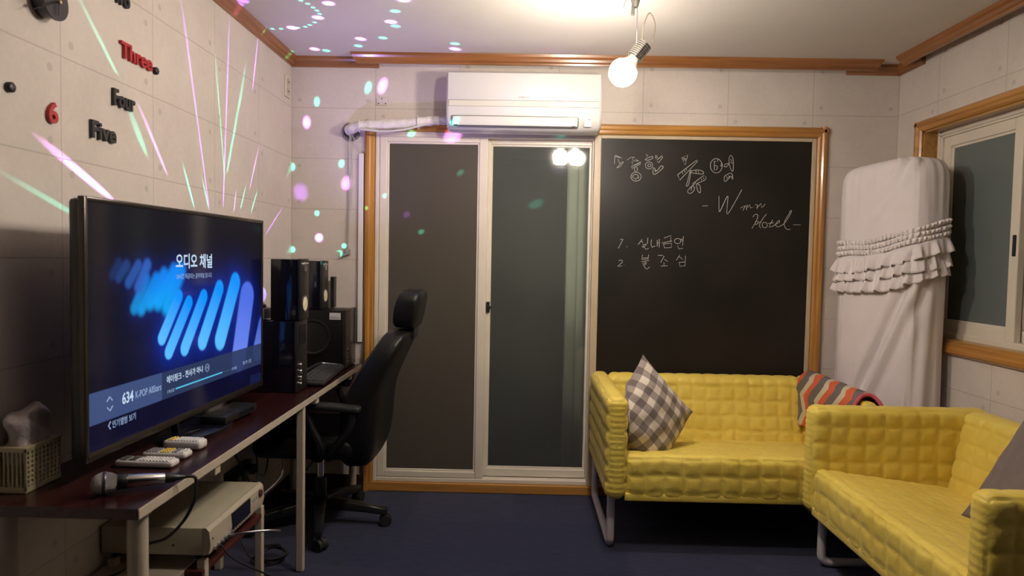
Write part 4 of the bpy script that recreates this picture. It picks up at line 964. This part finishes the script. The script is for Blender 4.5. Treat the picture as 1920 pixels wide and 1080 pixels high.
# ------------------------------------------------------------------ cushions
def cushion(name, size, thick, T, m, label, n=44, slump=0., xmin=None, wr=.004, seed=1):
    vs = []; uv = []; fs = []; rr = random.Random(seed); ph = [rr.uniform(0, 6) for _ in range(6)]
    def prof(u, v): return (max(0, (1-u**2))**.55)*(max(0, (1-v**2))**.55)
    for side in (1, -1):
        for i in range(n+1):
            for j in range(n+1):
                u = -1+2*i/n; v = -1+2*j/n
                pin = 1-.085*(1-(u*v)**2)*max(u*u, v*v)               # edges drawn in, corners pointed
                h = thick/2*prof(u, v)
                w = wr*(math.sin(9*u+5*v+ph[0])*math.sin(7*v-3*u+ph[1])+.6*math.sin(15*u+ph[2])*math.sin(4*v+ph[3]))*min(1, 4*prof(u, v))
                x, y = u*size/2*pin, v*size/2*pin
                vs.append((x, y, side*(h+.0015)+w)); uv.append((i/n, j/n))
    def id(s, i, j): return s*(n+1)**2+i*(n+1)+j
    for s in (0, 1):
        for i in range(n):
            for j in range(n):
                f = (id(s, i, j), id(s, i+1, j), id(s, i+1, j+1), id(s, i, j+1)); fs.append(f if s == 0 else f[::-1])
    for i in range(n):
        fs += [(id(0, i, 0), id(1, i, 0), id(1, i+1, 0), id(0, i+1, 0)), (id(0, i+1, n), id(1, i+1, n), id(1, i, n), id(0, i, n)),
               (id(0, 0, i+1), id(1, 0, i+1), id(1, 0, i), id(0, 0, i)), (id(0, n, i), id(1, n, i), id(1, n, i+1), id(0, n, i+1))]
    P = [T @ Vector(p) for p in vs]
    if slump:
        out = []
        for p in P:
            if p.z < slump: p = Vector((p.x+.10*(slump-p.z), p.y-.35*(slump-p.z), slump-(slump-p.z)*.25))
            out.append(p)
        P = out
    if xmin is not None: P = [Vector((xmin-(xmin-q.x)*.06, q.y, q.z)) if q.x < xmin else q for q in P]   # pressed against the arm
    o = MB().add(P, fs).build(name, m, smooth=180, uv=uv)
    return tag(o, label, 'cushion')
def gingham():
    m, nt, b = newmat('grey gingham cloth')
    uvn = N(nt, 'ShaderNodeUVMap'); sp = N(nt, 'ShaderNodeSeparateXYZ'); nt.links.new(uvn.outputs[0], sp.inputs[0])
    k = 5.3
    a = M(nt, 'LESS_THAN', M(nt, 'FRACT', M(nt, 'MULTIPLY', sp.outputs[0], k)), .5); c = M(nt, 'LESS_THAN', M(nt, 'FRACT', M(nt, 'MULTIPLY', sp.outputs[1], k)), .5)
    f = M(nt, 'MULTIPLY', M(nt, 'ADD', a, c), .5)
    r = N(nt, 'ShaderNodeValToRGB'); r.color_ramp.interpolation = 'LINEAR'
    e = r.color_ramp.elements; e[0].color = (.66, .59, .50, 1); e[1].color = (.135, .105, .10, 1); n = e.new(.5); n.color = (.30, .25, .225, 1)
    nt.links.new(f, r.inputs[0]); nt.links.new(r.outputs[0], b.inputs['Base Color'])
    b.inputs['Roughness'].default_value = .85; b.inputs['Sheen Weight'].default_value = .2
    no = N(nt, 'ShaderNodeTexNoise'); no.inputs['Scale'].default_value = 22; no.inputs['Detail'].default_value = 4
    g2 = N(nt, 'ShaderNodeNewGeometry'); nt.links.new(g2.outputs['Position'], no.inputs['Vector'])
    bp = N(nt, 'ShaderNodeBump'); bp.inputs['Strength'].default_value = .5; bp.inputs['Distance'].default_value = .01
    nt.links.new(no.outputs[0], bp.inputs['Height']); nt.links.new(bp.outputs[0], b.inputs['Normal'])
    return m
def frame_from(n, up, c):
    n = Vector(n).normalized(); up = Vector(up); x = up.cross(n).normalized(); y = n.cross(x).normalized()
    return Matrix(((x.x, y.x, n.x, c[0]), (x.y, y.y, n.y, c[1]), (x.z, y.z, n.z, c[2]), (0, 0, 0, 1)))
CT = frame_from((.52, -.80, .22), (0, 0, 1), (.606, 3.060, .568)) @ Matrix.Rotation(math.radians(45-2), 4, 'Z')
cushion('gingham_cushion', .40, .17, CT, gingham(), 'grey and white checked cushion propped on its corner on the sofa below the blackboard', slump=.418, xmin=.492)
CT2 = frame_from((-.87, .03, .49), (0, 0, 1), (1.610, 2.015, .638))
cushion('grey_cushion', .45, .12, CT2, mat('grey cushion cloth', (.16, .125, .115), .9, var=.06, vscale=20, bump=.2, bscale=300), 'plain grey-brown cushion leaning on the sofa along the right wall', wr=.002, seed=5)

# ------------------------------------------------------------------ zigzag blanket over the right arm of the far sofa
def chevron():
    m, nt, b = newmat('zigzag knit')
    uvn = N(nt, 'ShaderNodeUVMap'); sp = N(nt, 'ShaderNodeSeparateXYZ'); nt.links.new(uvn.outputs[0], sp.inputs[0])
    tri = M(nt, 'PINGPONG', M(nt, 'MULTIPLY', sp.outputs[1], 1.0), .075)
    t = M(nt, 'ADD', sp.outputs[0], M(nt, 'MULTIPLY', tri, .75))
    f = M(nt, 'FRACT', M(nt, 'DIVIDE', t, .165))
    r = N(nt, 'ShaderNodeValToRGB'); r.color_ramp.interpolation = 'CONSTANT'; e = r.color_ramp.elements
    e[0].position = 0; e[0].color = (.62, .12, .05, 1); e[1].position = .35; e[1].color = (.58, .50, .36, 1); n = e.new(.62); n.color = (.15, .125, .12, 1)
    nt.links.new(f, r.inputs[0]); nt.links.new(r.outputs[0], b.inputs['Base Color']); b.inputs['Roughness'].default_value = .9
    no = N(nt, 'ShaderNodeTexNoise'); no.inputs['Scale'].default_value = 160
    bp = N(nt, 'ShaderNodeBump'); bp.inputs['Strength'].default_value = .4; bp.inputs['Distance'].default_value = .004
    nt.links.new(no.outputs[0], bp.inputs['Height']); nt.links.new(bp.outputs[0], b.inputs['Normal'])
    return m
bl = thing('zigzag_blanket', (1.5, 3.2, .45), 'orange grey and cream zigzag blanket draped over the sofa arm', 'blanket')
ax0, ax1 = .385+1.165-.088, .385+1.165
sect = [(ax0-.022, .47), (ax0-.016, .55), (ax0-.014, .63), (ax0-.008, .680), (ax0+.010, .706), (ax0+.045, .716), (ax1-.010, .706), (ax1+.012, .676), (ax1+.016, .62), (ax1+.020, .54), (ax1+.022, .47)]
sect = [(p.x, p.z) for p in catmull([(a, 0, z) for a, z in sect], 5)]
def blanket(y0, y1, lift, rnd):
    vs = []; uv = []; fs = []; ny = 48; nsx = len(sect)
    L = [0]
    for k in range(1, nsx): L.append(L[-1]+math.hypot(sect[k][0]-sect[k-1][0], sect[k][1]-sect[k-1][1]))
    mid = ((ax0+ax1)/2, .60)
    for i in range(ny+1):
        y = y0+(y1-y0)*i/ny
        for k, (a, z) in enumerate(sect):
            w = .004*math.sin(y*34+k*.35+rnd)+.003*math.sin(y*71+k*.2)
            d = Vector((a-mid[0], z-mid[1])).normalized()
            wid = lift+max(0, w)
            vs.append((a+d.x*wid, y+.012*math.sin(k*.3+rnd), z+d.y*wid)); uv.append((y, L[k]))
    for i in range(ny):
        for k in range(nsx-1):
            fs.append((i*nsx+k, (i+1)*nsx+k, (i+1)*nsx+k+1, i*nsx+k+1))
    return vs, fs, uv
v_, f_, u_ = blanket(2.885, 3.46, .002, 0)
o = MB().add(v_, f_).build('blanket_cloth', chevron(), bl, smooth=180, uv=u_)
md = o.modifiers.new('thick', 'SOLIDIFY'); md.thickness = .008; md.offset = 1
n_s = len(sect)
edge = [Vector(v_[k])+Vector((0, -.003, 0)) for k in range(n_s)]
pk = mat('pink binding', (.55, .09, .13), .8)
MB().tube(edge, .0085, 8).build('edge_binding', pk, bl, smooth=60)

# ================================================================== tall thing in the corner under a ruffled white cover
cv = thing('ruffled_cover', (1.75, 3.27, 0), 'white cloth cover with ruffles over a tall object in the right corner', 'cover')
cloth = mat('white cotton', (.72, .655, .66), .85, var=.03, vscale=6, bump=.12, bscale=220, sheen=.1)
poly = [(1.610, 3.410), (1.782, 3.040), (1.948, 3.055), (1.950, 3.50), (1.690, 3.560)]
def chaikin(P, k):
    for _ in range(k):
        o = []
        for i in range(len(P)):
            a = Vector(P[i]); b2 = Vector(P[(i+1) % len(P)]); o += [a*.90+b2*.10, a*.10+b2*.90] if _ == 0 else [a*.75+b2*.25, a*.25+b2*.75]
        P = o
    return P
def resample(P, n):
    P = [Vector(p) for p in P]; P.append(P[0]); L = [0]
    for i in range(1, len(P)): L.append(L[-1]+(P[i]-P[i-1]).length)
    out = []; j = 0
    for k in range(n):
        s = L[-1]*k/n
        while L[j+1] < s: j += 1
        t = (s-L[j])/(L[j+1]-L[j]); out.append(P[j]*(1-t)+P[j+1]*t)
    return out, L[-1]
NR = 320
base, PER = resample(chaikin(poly, 2), NR)
cen = sum(base, Vector((0, 0)))/NR
def nrm(i): 
    t = (base[(i+1) % NR]-base[i-1]).normalized(); return Vector((t.y, -t.x))
NM = [nrm(i) for i in range(NR)]
if sum((base[i]-cen).dot(NM[i]) for i in range(NR)) < 0: NM = [-q for q in NM]
ir = min(range(NR), key=lambda i: (base[i]-Vector((1.782, 3.04))).length); s_ridge = PER*ir/NR
ils = min(range(NR), key=lambda i: (base[i]-Vector((1.66, 3.50))).length); irs = min(range(NR), key=lambda i: (base[i]-Vector((1.95, 3.30))).length)
step = 1 if (ir-ils) % NR < NR/2 else -1
def fold(s, z):
    low = max(0, min(1, (1.25-z)/1.2)); hi = max(0, min(1, (z-1.42)/.30)); q = (s-s_ridge)*step      # q grows to the right of the ridge
    f = .0022*math.sin(q*48+2*math.sin(z*2.2))*(.5+low)+.0014*math.sin(q*140+z*3)*hi
    a = q+.020+.78*(1.77-z)                               # creases pulled down to the left from the top of the ridge
    f += .017*math.sin(a*80)*math.exp(-(a/.055)**2)*hi
    b = q+.085+.55*(1.77-z)
    f += .013*math.sin(b*66+1)*math.exp(-(b/.05)**2)*hi
    c = q+.015+.42*(1.20-z)                               # long folds hanging below the ruffles
    f += .020*math.sin(c*62)*math.exp(-(c/.075)**2)*max(0, min(1, (1.28-z)/.15))
    d = q-.06+.06*(1.2-z)
    f += .009*math.sin(d*70+.5)*math.exp(-(d/.06)**2)*max(0, min(1, (1.28-z)/.15))
    f += .012*low*math.sin(q*17+z*1.2)+.005*low*math.sin(q*37-z*2)
    return f
rings = []
zs = [0.004]+[.04+(1.62-.04)*k/70 for k in range(71)]+[1.66, 1.695, 1.725, 1.748, 1.766, 1.779, 1.788, 1.793, 1.795]
sc = {1.66: .998, 1.695: .990, 1.725: .970, 1.748: .938, 1.766: .885, 1.779: .80, 1.788: .66, 1.793: .40, 1.795: .05}
for z in zs:
    k = sc.get(z, 1.); r = []
    fl = 1+.035*max(0, (.9-z)/.9)
    for i in range(NR):
        s = PER*i/NR; p = cen+(base[i]-cen)*k
        top = .022*(1-min(1, abs(i-ir)/(NR*.16))) if z > 1.6 else 0
        dz = (-.055*max(0, (base[i]-Vector((1.782, 3.04))).length-.10)) if z > 1.5 else 0
        dz *= (z-1.5)/.3 if z > 1.5 else 0
        off = fold(s, z)*min(1, k*1.2)+.012*max(0, (.9-z)/.9)
        q = p+NM[i]*off
        r.append((min(q.x, 1.956), q.y, z+dz))
    rings.append(r)
MB().loft(rings).build('cover_cloth', cloth, cv, smooth=180)
# ruffles run round the visible side, dropping to the left
seq = []; i = ils
while i != irs: seq.append(i); i = (i+step) % NR
def tilt(q):
    """height of the ruffle band along the run (0 left .. 1 right)"""
    return .118*(1/(1+math.exp(-(q-.55)*9)))
def strip(z0, hgt, freq, amp, thick, seed, droop=0., puffy=0.):
    rr = random.Random(seed); vs = []; fs = []; nz = 8; n = len(seq)*3
    ph = [rr.uniform(0, 6.28) for _ in range(5)]
    for a in range(n):
        q = a/(n-1); fi = q*(len(seq)-1); i0 = int(fi); t = fi-i0; ia = seq[i0]; ib = seq[min(i0+1, len(seq)-1)]
        b0 = base[ia]*(1-t)+base[ib]*t; nn = (NM[ia]*(1-t)+NM[ib]*t).normalized(); s = PER*(q*len(seq)/NR)
        g = math.sin(s*freq+ph[0]+1.6*math.sin(s*19+ph[1]))+.5*math.sin(s*freq*1.73+ph[2]); g2 = math.sin(s*23+ph[3])
        for k in range(nz+1):
            w = k/nz
            if puffy: out = .005+puffy*math.sin(PI*w)*(.6+.4*g)
            else: out = .006+(thick+amp*(g+.3*g2)*.5)*w**.8+amp*.5*w
            z = z0+tilt(q)-hgt*w*(1-.10*max(0, g))+.004*g2-droop*w*max(0, math.sin(s*8+ph[4]))
            if puffy: z += .0035*g*math.sin(PI*w)
            d = b0+nn*max(.003, out)
            vs.append((min(d.x, 1.957), d.y, z))
    for a in range(n-1):
        for k in range(nz): fs.append((a*(nz+1)+k, (a+1)*(nz+1)+k, (a+1)*(nz+1)+k+1, a*(nz+1)+k+1))
    return vs, fs
for j, (z0, h) in enumerate(((1.222, .078), (1.270, .075), (1.318, .070))):
    v_, f_ = strip(z0, h, 105, .024, .006, 10+j, .012)
    o = MB().add(v_, f_).build('ruffle', cloth, cv, smooth=180); md = o.modifiers.new('thick', 'SOLIDIFY'); md.thickness = .0016
for j, z0 in enumerate((1.348, 1.374, 1.400)):
    v_, f_ = strip(z0, .026, 330, 0, 0, 30+j, 0, .011)
    o = MB().add(v_, f_).build('gathered_band', cloth, cv, smooth=180); md = o.modifiers.new('thick', 'SOLIDIFY'); md.thickness = .0016
# ================================================================== beams of the disco light (lamps at its dome)
HUE = {'g': (.08, 1.0, .72), 'p': (.78, .28, 1.0), 'v': (.50, .18, 1.0)}
def beam(target, c, half, power, ratio=1., axis=None, size=.0):
    target = Vector(target); d = (target-GC).normalized()
    l = bpy.data.lights.new('disco_beam', 'SPOT'); l.color = HUE[c]; l.energy = power*DISCO
    l.spot_size = 2*math.radians(half); l.spot_blend = 1.0; l.shadow_soft_size = size
    o = bpy.data.objects.new('disco_beam', l); COL.objects.link(o)
    pos = GC+d*(GR+.006); z = -d
    x = Vector(axis) if axis is not None else Vector((0, 0, 1)); x = (x-z*x.dot(z)).normalized(); y = z.cross(x)
    o.matrix_world = Matrix(((x.x, y.x, z.x, pos.x), (x.y, y.y, z.y, pos.y), (x.z, y.z, z.z, pos.z), (0, 0, 0, 1))) @ Matrix.Diagonal((1, ratio, 1, 1))
    o.parent = dl; o.matrix_parent_inverse = Matrix.Translation(dl.location).inverted()
    return o
STREAKS=[
    ((-1.248, 1.993, 1.449), (-1.248, 1.767, 1.548), 'p', 3),
    ((-1.248, 1.845, 1.381), (-1.248, 1.643, 1.449), 'g', 0.45),
    ((-1.248, 2.064, 1.809), (-1.248, 1.891, 1.97), 'g', 0.75),
    ((-1.248, 2.331, 1.557), (-1.248, 2.17, 1.751), 'p', 1.6),
    ((-1.248, 2.199, 1.601), (-1.248, 2.119, 1.732), 'g', 0.8),
    ((-1.248, 2.655, 1.444), (-1.248, 2.437, 2.194), 'v', 1.6),
    ((-1.248, 2.533, 1.445), (-1.248, 2.434, 1.628), 'g', 2),
    ((-1.248, 2.65, 1.45), (-1.248, 2.58, 1.599), 'g', 1.5),
    ((-1.248, 2.774, 1.459), (-1.248, 2.834, 2.246), 'v', 1.8),
    ((-1.248, 2.794, 1.583), (-1.248, 2.702, 2.084), 'g', 1),
    ((-1.248, 2.804, 1.606), (-1.248, 3.009, 2.13), 'g', 1),
    ((-1.248, 3.086, 2.068), (-1.248, 3.129, 2.245), 'v', 2),
    ((-1.248, 3.046, 1.576), (-1.248, 3.157, 1.795), 'p', 1.5),
    ((-1.248, 2.877, 1.455), (-1.248, 2.909, 1.573), 'p', 2),
    ((-1.248, 2.942, 1.471), (-1.248, 3.017, 1.609), 'g', 1.5),
    ((-1.248, 3.059, 1.467), (-1.248, 3.151, 1.599), 'g', 1.5),
    ((-1.248, 3.239, 1.376), (-1.248, 3.485, 1.538), 'v', 1.3),
]
DOTS=[
    ((-1.113, 3.6, 2.102), 'g', 6),
    ((-0.838, 3.6, 2.18), 'g', 7),
    ((-0.978, 3.6, 1.775), 'g', 6),
    ((-1.244, 3.6, 1.754), 'g', 6),
    ((-1.109, 3.6, 1.507), 'g', 5),
    ((-1.242, 3.6, 1.309), 'g', 6),
    ((-0.961, 3.6, 1.334), 'g', 5),
    ((-1.167, 3.6, 1.991), 'p', 8),
    ((-0.761, 3.6, 2.19), 'p', 9),
    ((-0.949, 3.6, 1.67), 'p', 11),
    ((-1.097, 3.6, 1.375), 'p', 8),
    ((-1.197, 3.6, 1.617), 'v', 15),
    ((-0.827, 3.6, 1.552), 'g', 4),
    ((-0.746, 3.6, 1.605), 'g', 4),
    ((-0.598, 3.6, 1.949), 'g', 7),
    ((-0.377, 3.6, 1.941), 'p', 14),
    ((-0.357, 3.6, 1.726), 'g', 5),
    ((-0.639, 3.6, 1.501), 'v', 6),
    ((-0.56, 3.6, 1.411), 'g', 5),
    ((-0.012, 3.6, 1.549), 'g', 8),
    ((0.112, 3.6, 1.742), 'v', 11),
    ((-0.355, 3.4, 1.961), 'g', 8),
    ((0.88, 3.6, 1.826), 'g', 10),
    ((0.236, 3.6, 1.977), 'g', 7),
    ((-1.024, 3.4, 1.244), 'g', 5),
    ((0.07, 3.4, 2.183), 'v', 40),
    ((-0.828, 2.83, 2.335), 'p', 9),
    ((-0.924, 2.998, 2.335), 'p', 9),
    ((-1.086, 3.134, 2.335), 'p', 9),
    ((-1.079, 3.449, 2.335), 'p', 9),
    ((-1.182, 2.817, 2.335), 'v', 9),
    ((-1.22, 2.853, 2.335), 'v', 9),
    ((-0.802, 3.279, 2.335), 'p', 9),
    ((-0.607, 3.038, 2.335), 'p', 9),
    ((-0.504, 2.782, 2.335), 'p', 9),
    ((-0.563, 2.908, 2.335), 'g', 7),
    ((-0.596, 3.093, 2.335), 'g', 7),
    ((-0.689, 3.259, 2.335), 'g', 7),
    ((-0.839, 3.387, 2.335), 'g', 7),
    ((-1.026, 3.472, 2.335), 'g', 7),
    ((-1.225, 3.491, 2.335), 'g', 7),
    ((-0.348, 3.331, 2.335), 'g', 7),
    ((-0.356, 3.415, 2.335), 'p', 9),
    ((-0.246, 3.058, 2.335), 'g', 7),
    ((-0.126, 3.013, 2.335), 'p', 9),
    ((0.18, 3.373, 2.335), 'g', 7),
    ((0.352, 3.324, 2.335), 'v', 9),
    ((0.367, 3.451, 2.335), 'v', 9),
    ((0.626, 2.869, 2.335), 'v', 9),
    ((0.999, 3.344, 2.335), 'g', 7),
    ((1.814, 3.534, 2.335), 'v', 9),
    ((-0.936, 2.803, 2.335), 'g', 3.6),
    ((-0.918, 2.837, 2.335), 'g', 3.6),
    ((-0.908, 2.878, 2.335), 'g', 3.6),
    ((-0.903, 2.914, 2.335), 'g', 3.6),
    ((-0.903, 2.952, 2.335), 'g', 3.6),
    ((-0.958, 3.059, 2.335), 'g', 3.6),
    ((-0.991, 3.095, 2.335), 'g', 3.6),
    ((-1.02, 3.117, 2.335), 'g', 3.6),
    ((-1.058, 3.133, 2.335), 'g', 3.6),
    ((-1.144, 3.151, 2.335), 'g', 3.6),
    ((-1.185, 3.153, 2.335), 'g', 3.6),
    ((-1.22, 3.14, 2.335), 'g', 3.6),
]
for a, b_, c, inten in STREAKS:
    a = Vector(a); b_ = Vector(b_); n = max(1, math.ceil((b_-a).length/.24))
    for k in range(n):                                   # a long streak is several facets in line
        q0 = a.lerp(b_, max(0, k-.25)/n); q1 = a.lerp(b_, min(n, k+1.25)/n)
        da = (q0-GC).normalized(); db = (q1-GC).normalized(); ang = math.degrees(da.angle(db))/2+.5; mid = (da+db).normalized()
        r = ((q0+q1)/2-GC).length; fade = 1-.55*(k/n)
        wid = {3: 1.25}.get(inten, .75)*(.5/r)**.4
        beam(GC+mid, c, ang, 46.*inten*fade*(r/.5)**3, wid/ang, axis=(db-da))
for p, c, rpx in DOTS:
    r = (Vector(p)-GC).length
    size = rpx*.0027*.62/r
    half = math.degrees(math.atan(size))*2.15
    k = {'g': 150., 'p': 260., 'v': 100.}[c]*(1. if rpx < 10 else (.55 if rpx < 20 else .10))
    beam(p, c, half, k*r*r)
# soft violet spill of the lamp over the room
def spill(name, target, ang, power, col, blend=1.):
    d = (Vector(target)-GC).normalized(); l = bpy.data.lights.new(name, 'SPOT'); l.color = col; l.energy = power*DISCO; l.spot_size = math.radians(ang); l.spot_blend = blend; l.shadow_soft_size = .02
    o = bpy.data.objects.new(name, l); COL.objects.link(o); pos = GC+d*(GR+.03)
    o.matrix_world = Matrix.Translation(pos) @ d.to_track_quat('-Z', 'Y').to_matrix().to_4x4(); o.parent = dl; o.matrix_parent_inverse = Matrix.Translation(dl.location).inverted()
spill('disco_spill', (-.45, 3.35, 2.3), 95, 26., (.50, .38, 1.0))
spill('disco_spill', (1.2, 3.2, 1.9), 60, 70., (.66, .36, 1.0))
spill('disco_spill', (-1.235, 1.6, 1.08), 26, .9, (.30, .12, 1.0))
spill('disco_spill', (-1.235, 1.6, 1.17), 8, .25, (.05, .8, .6))
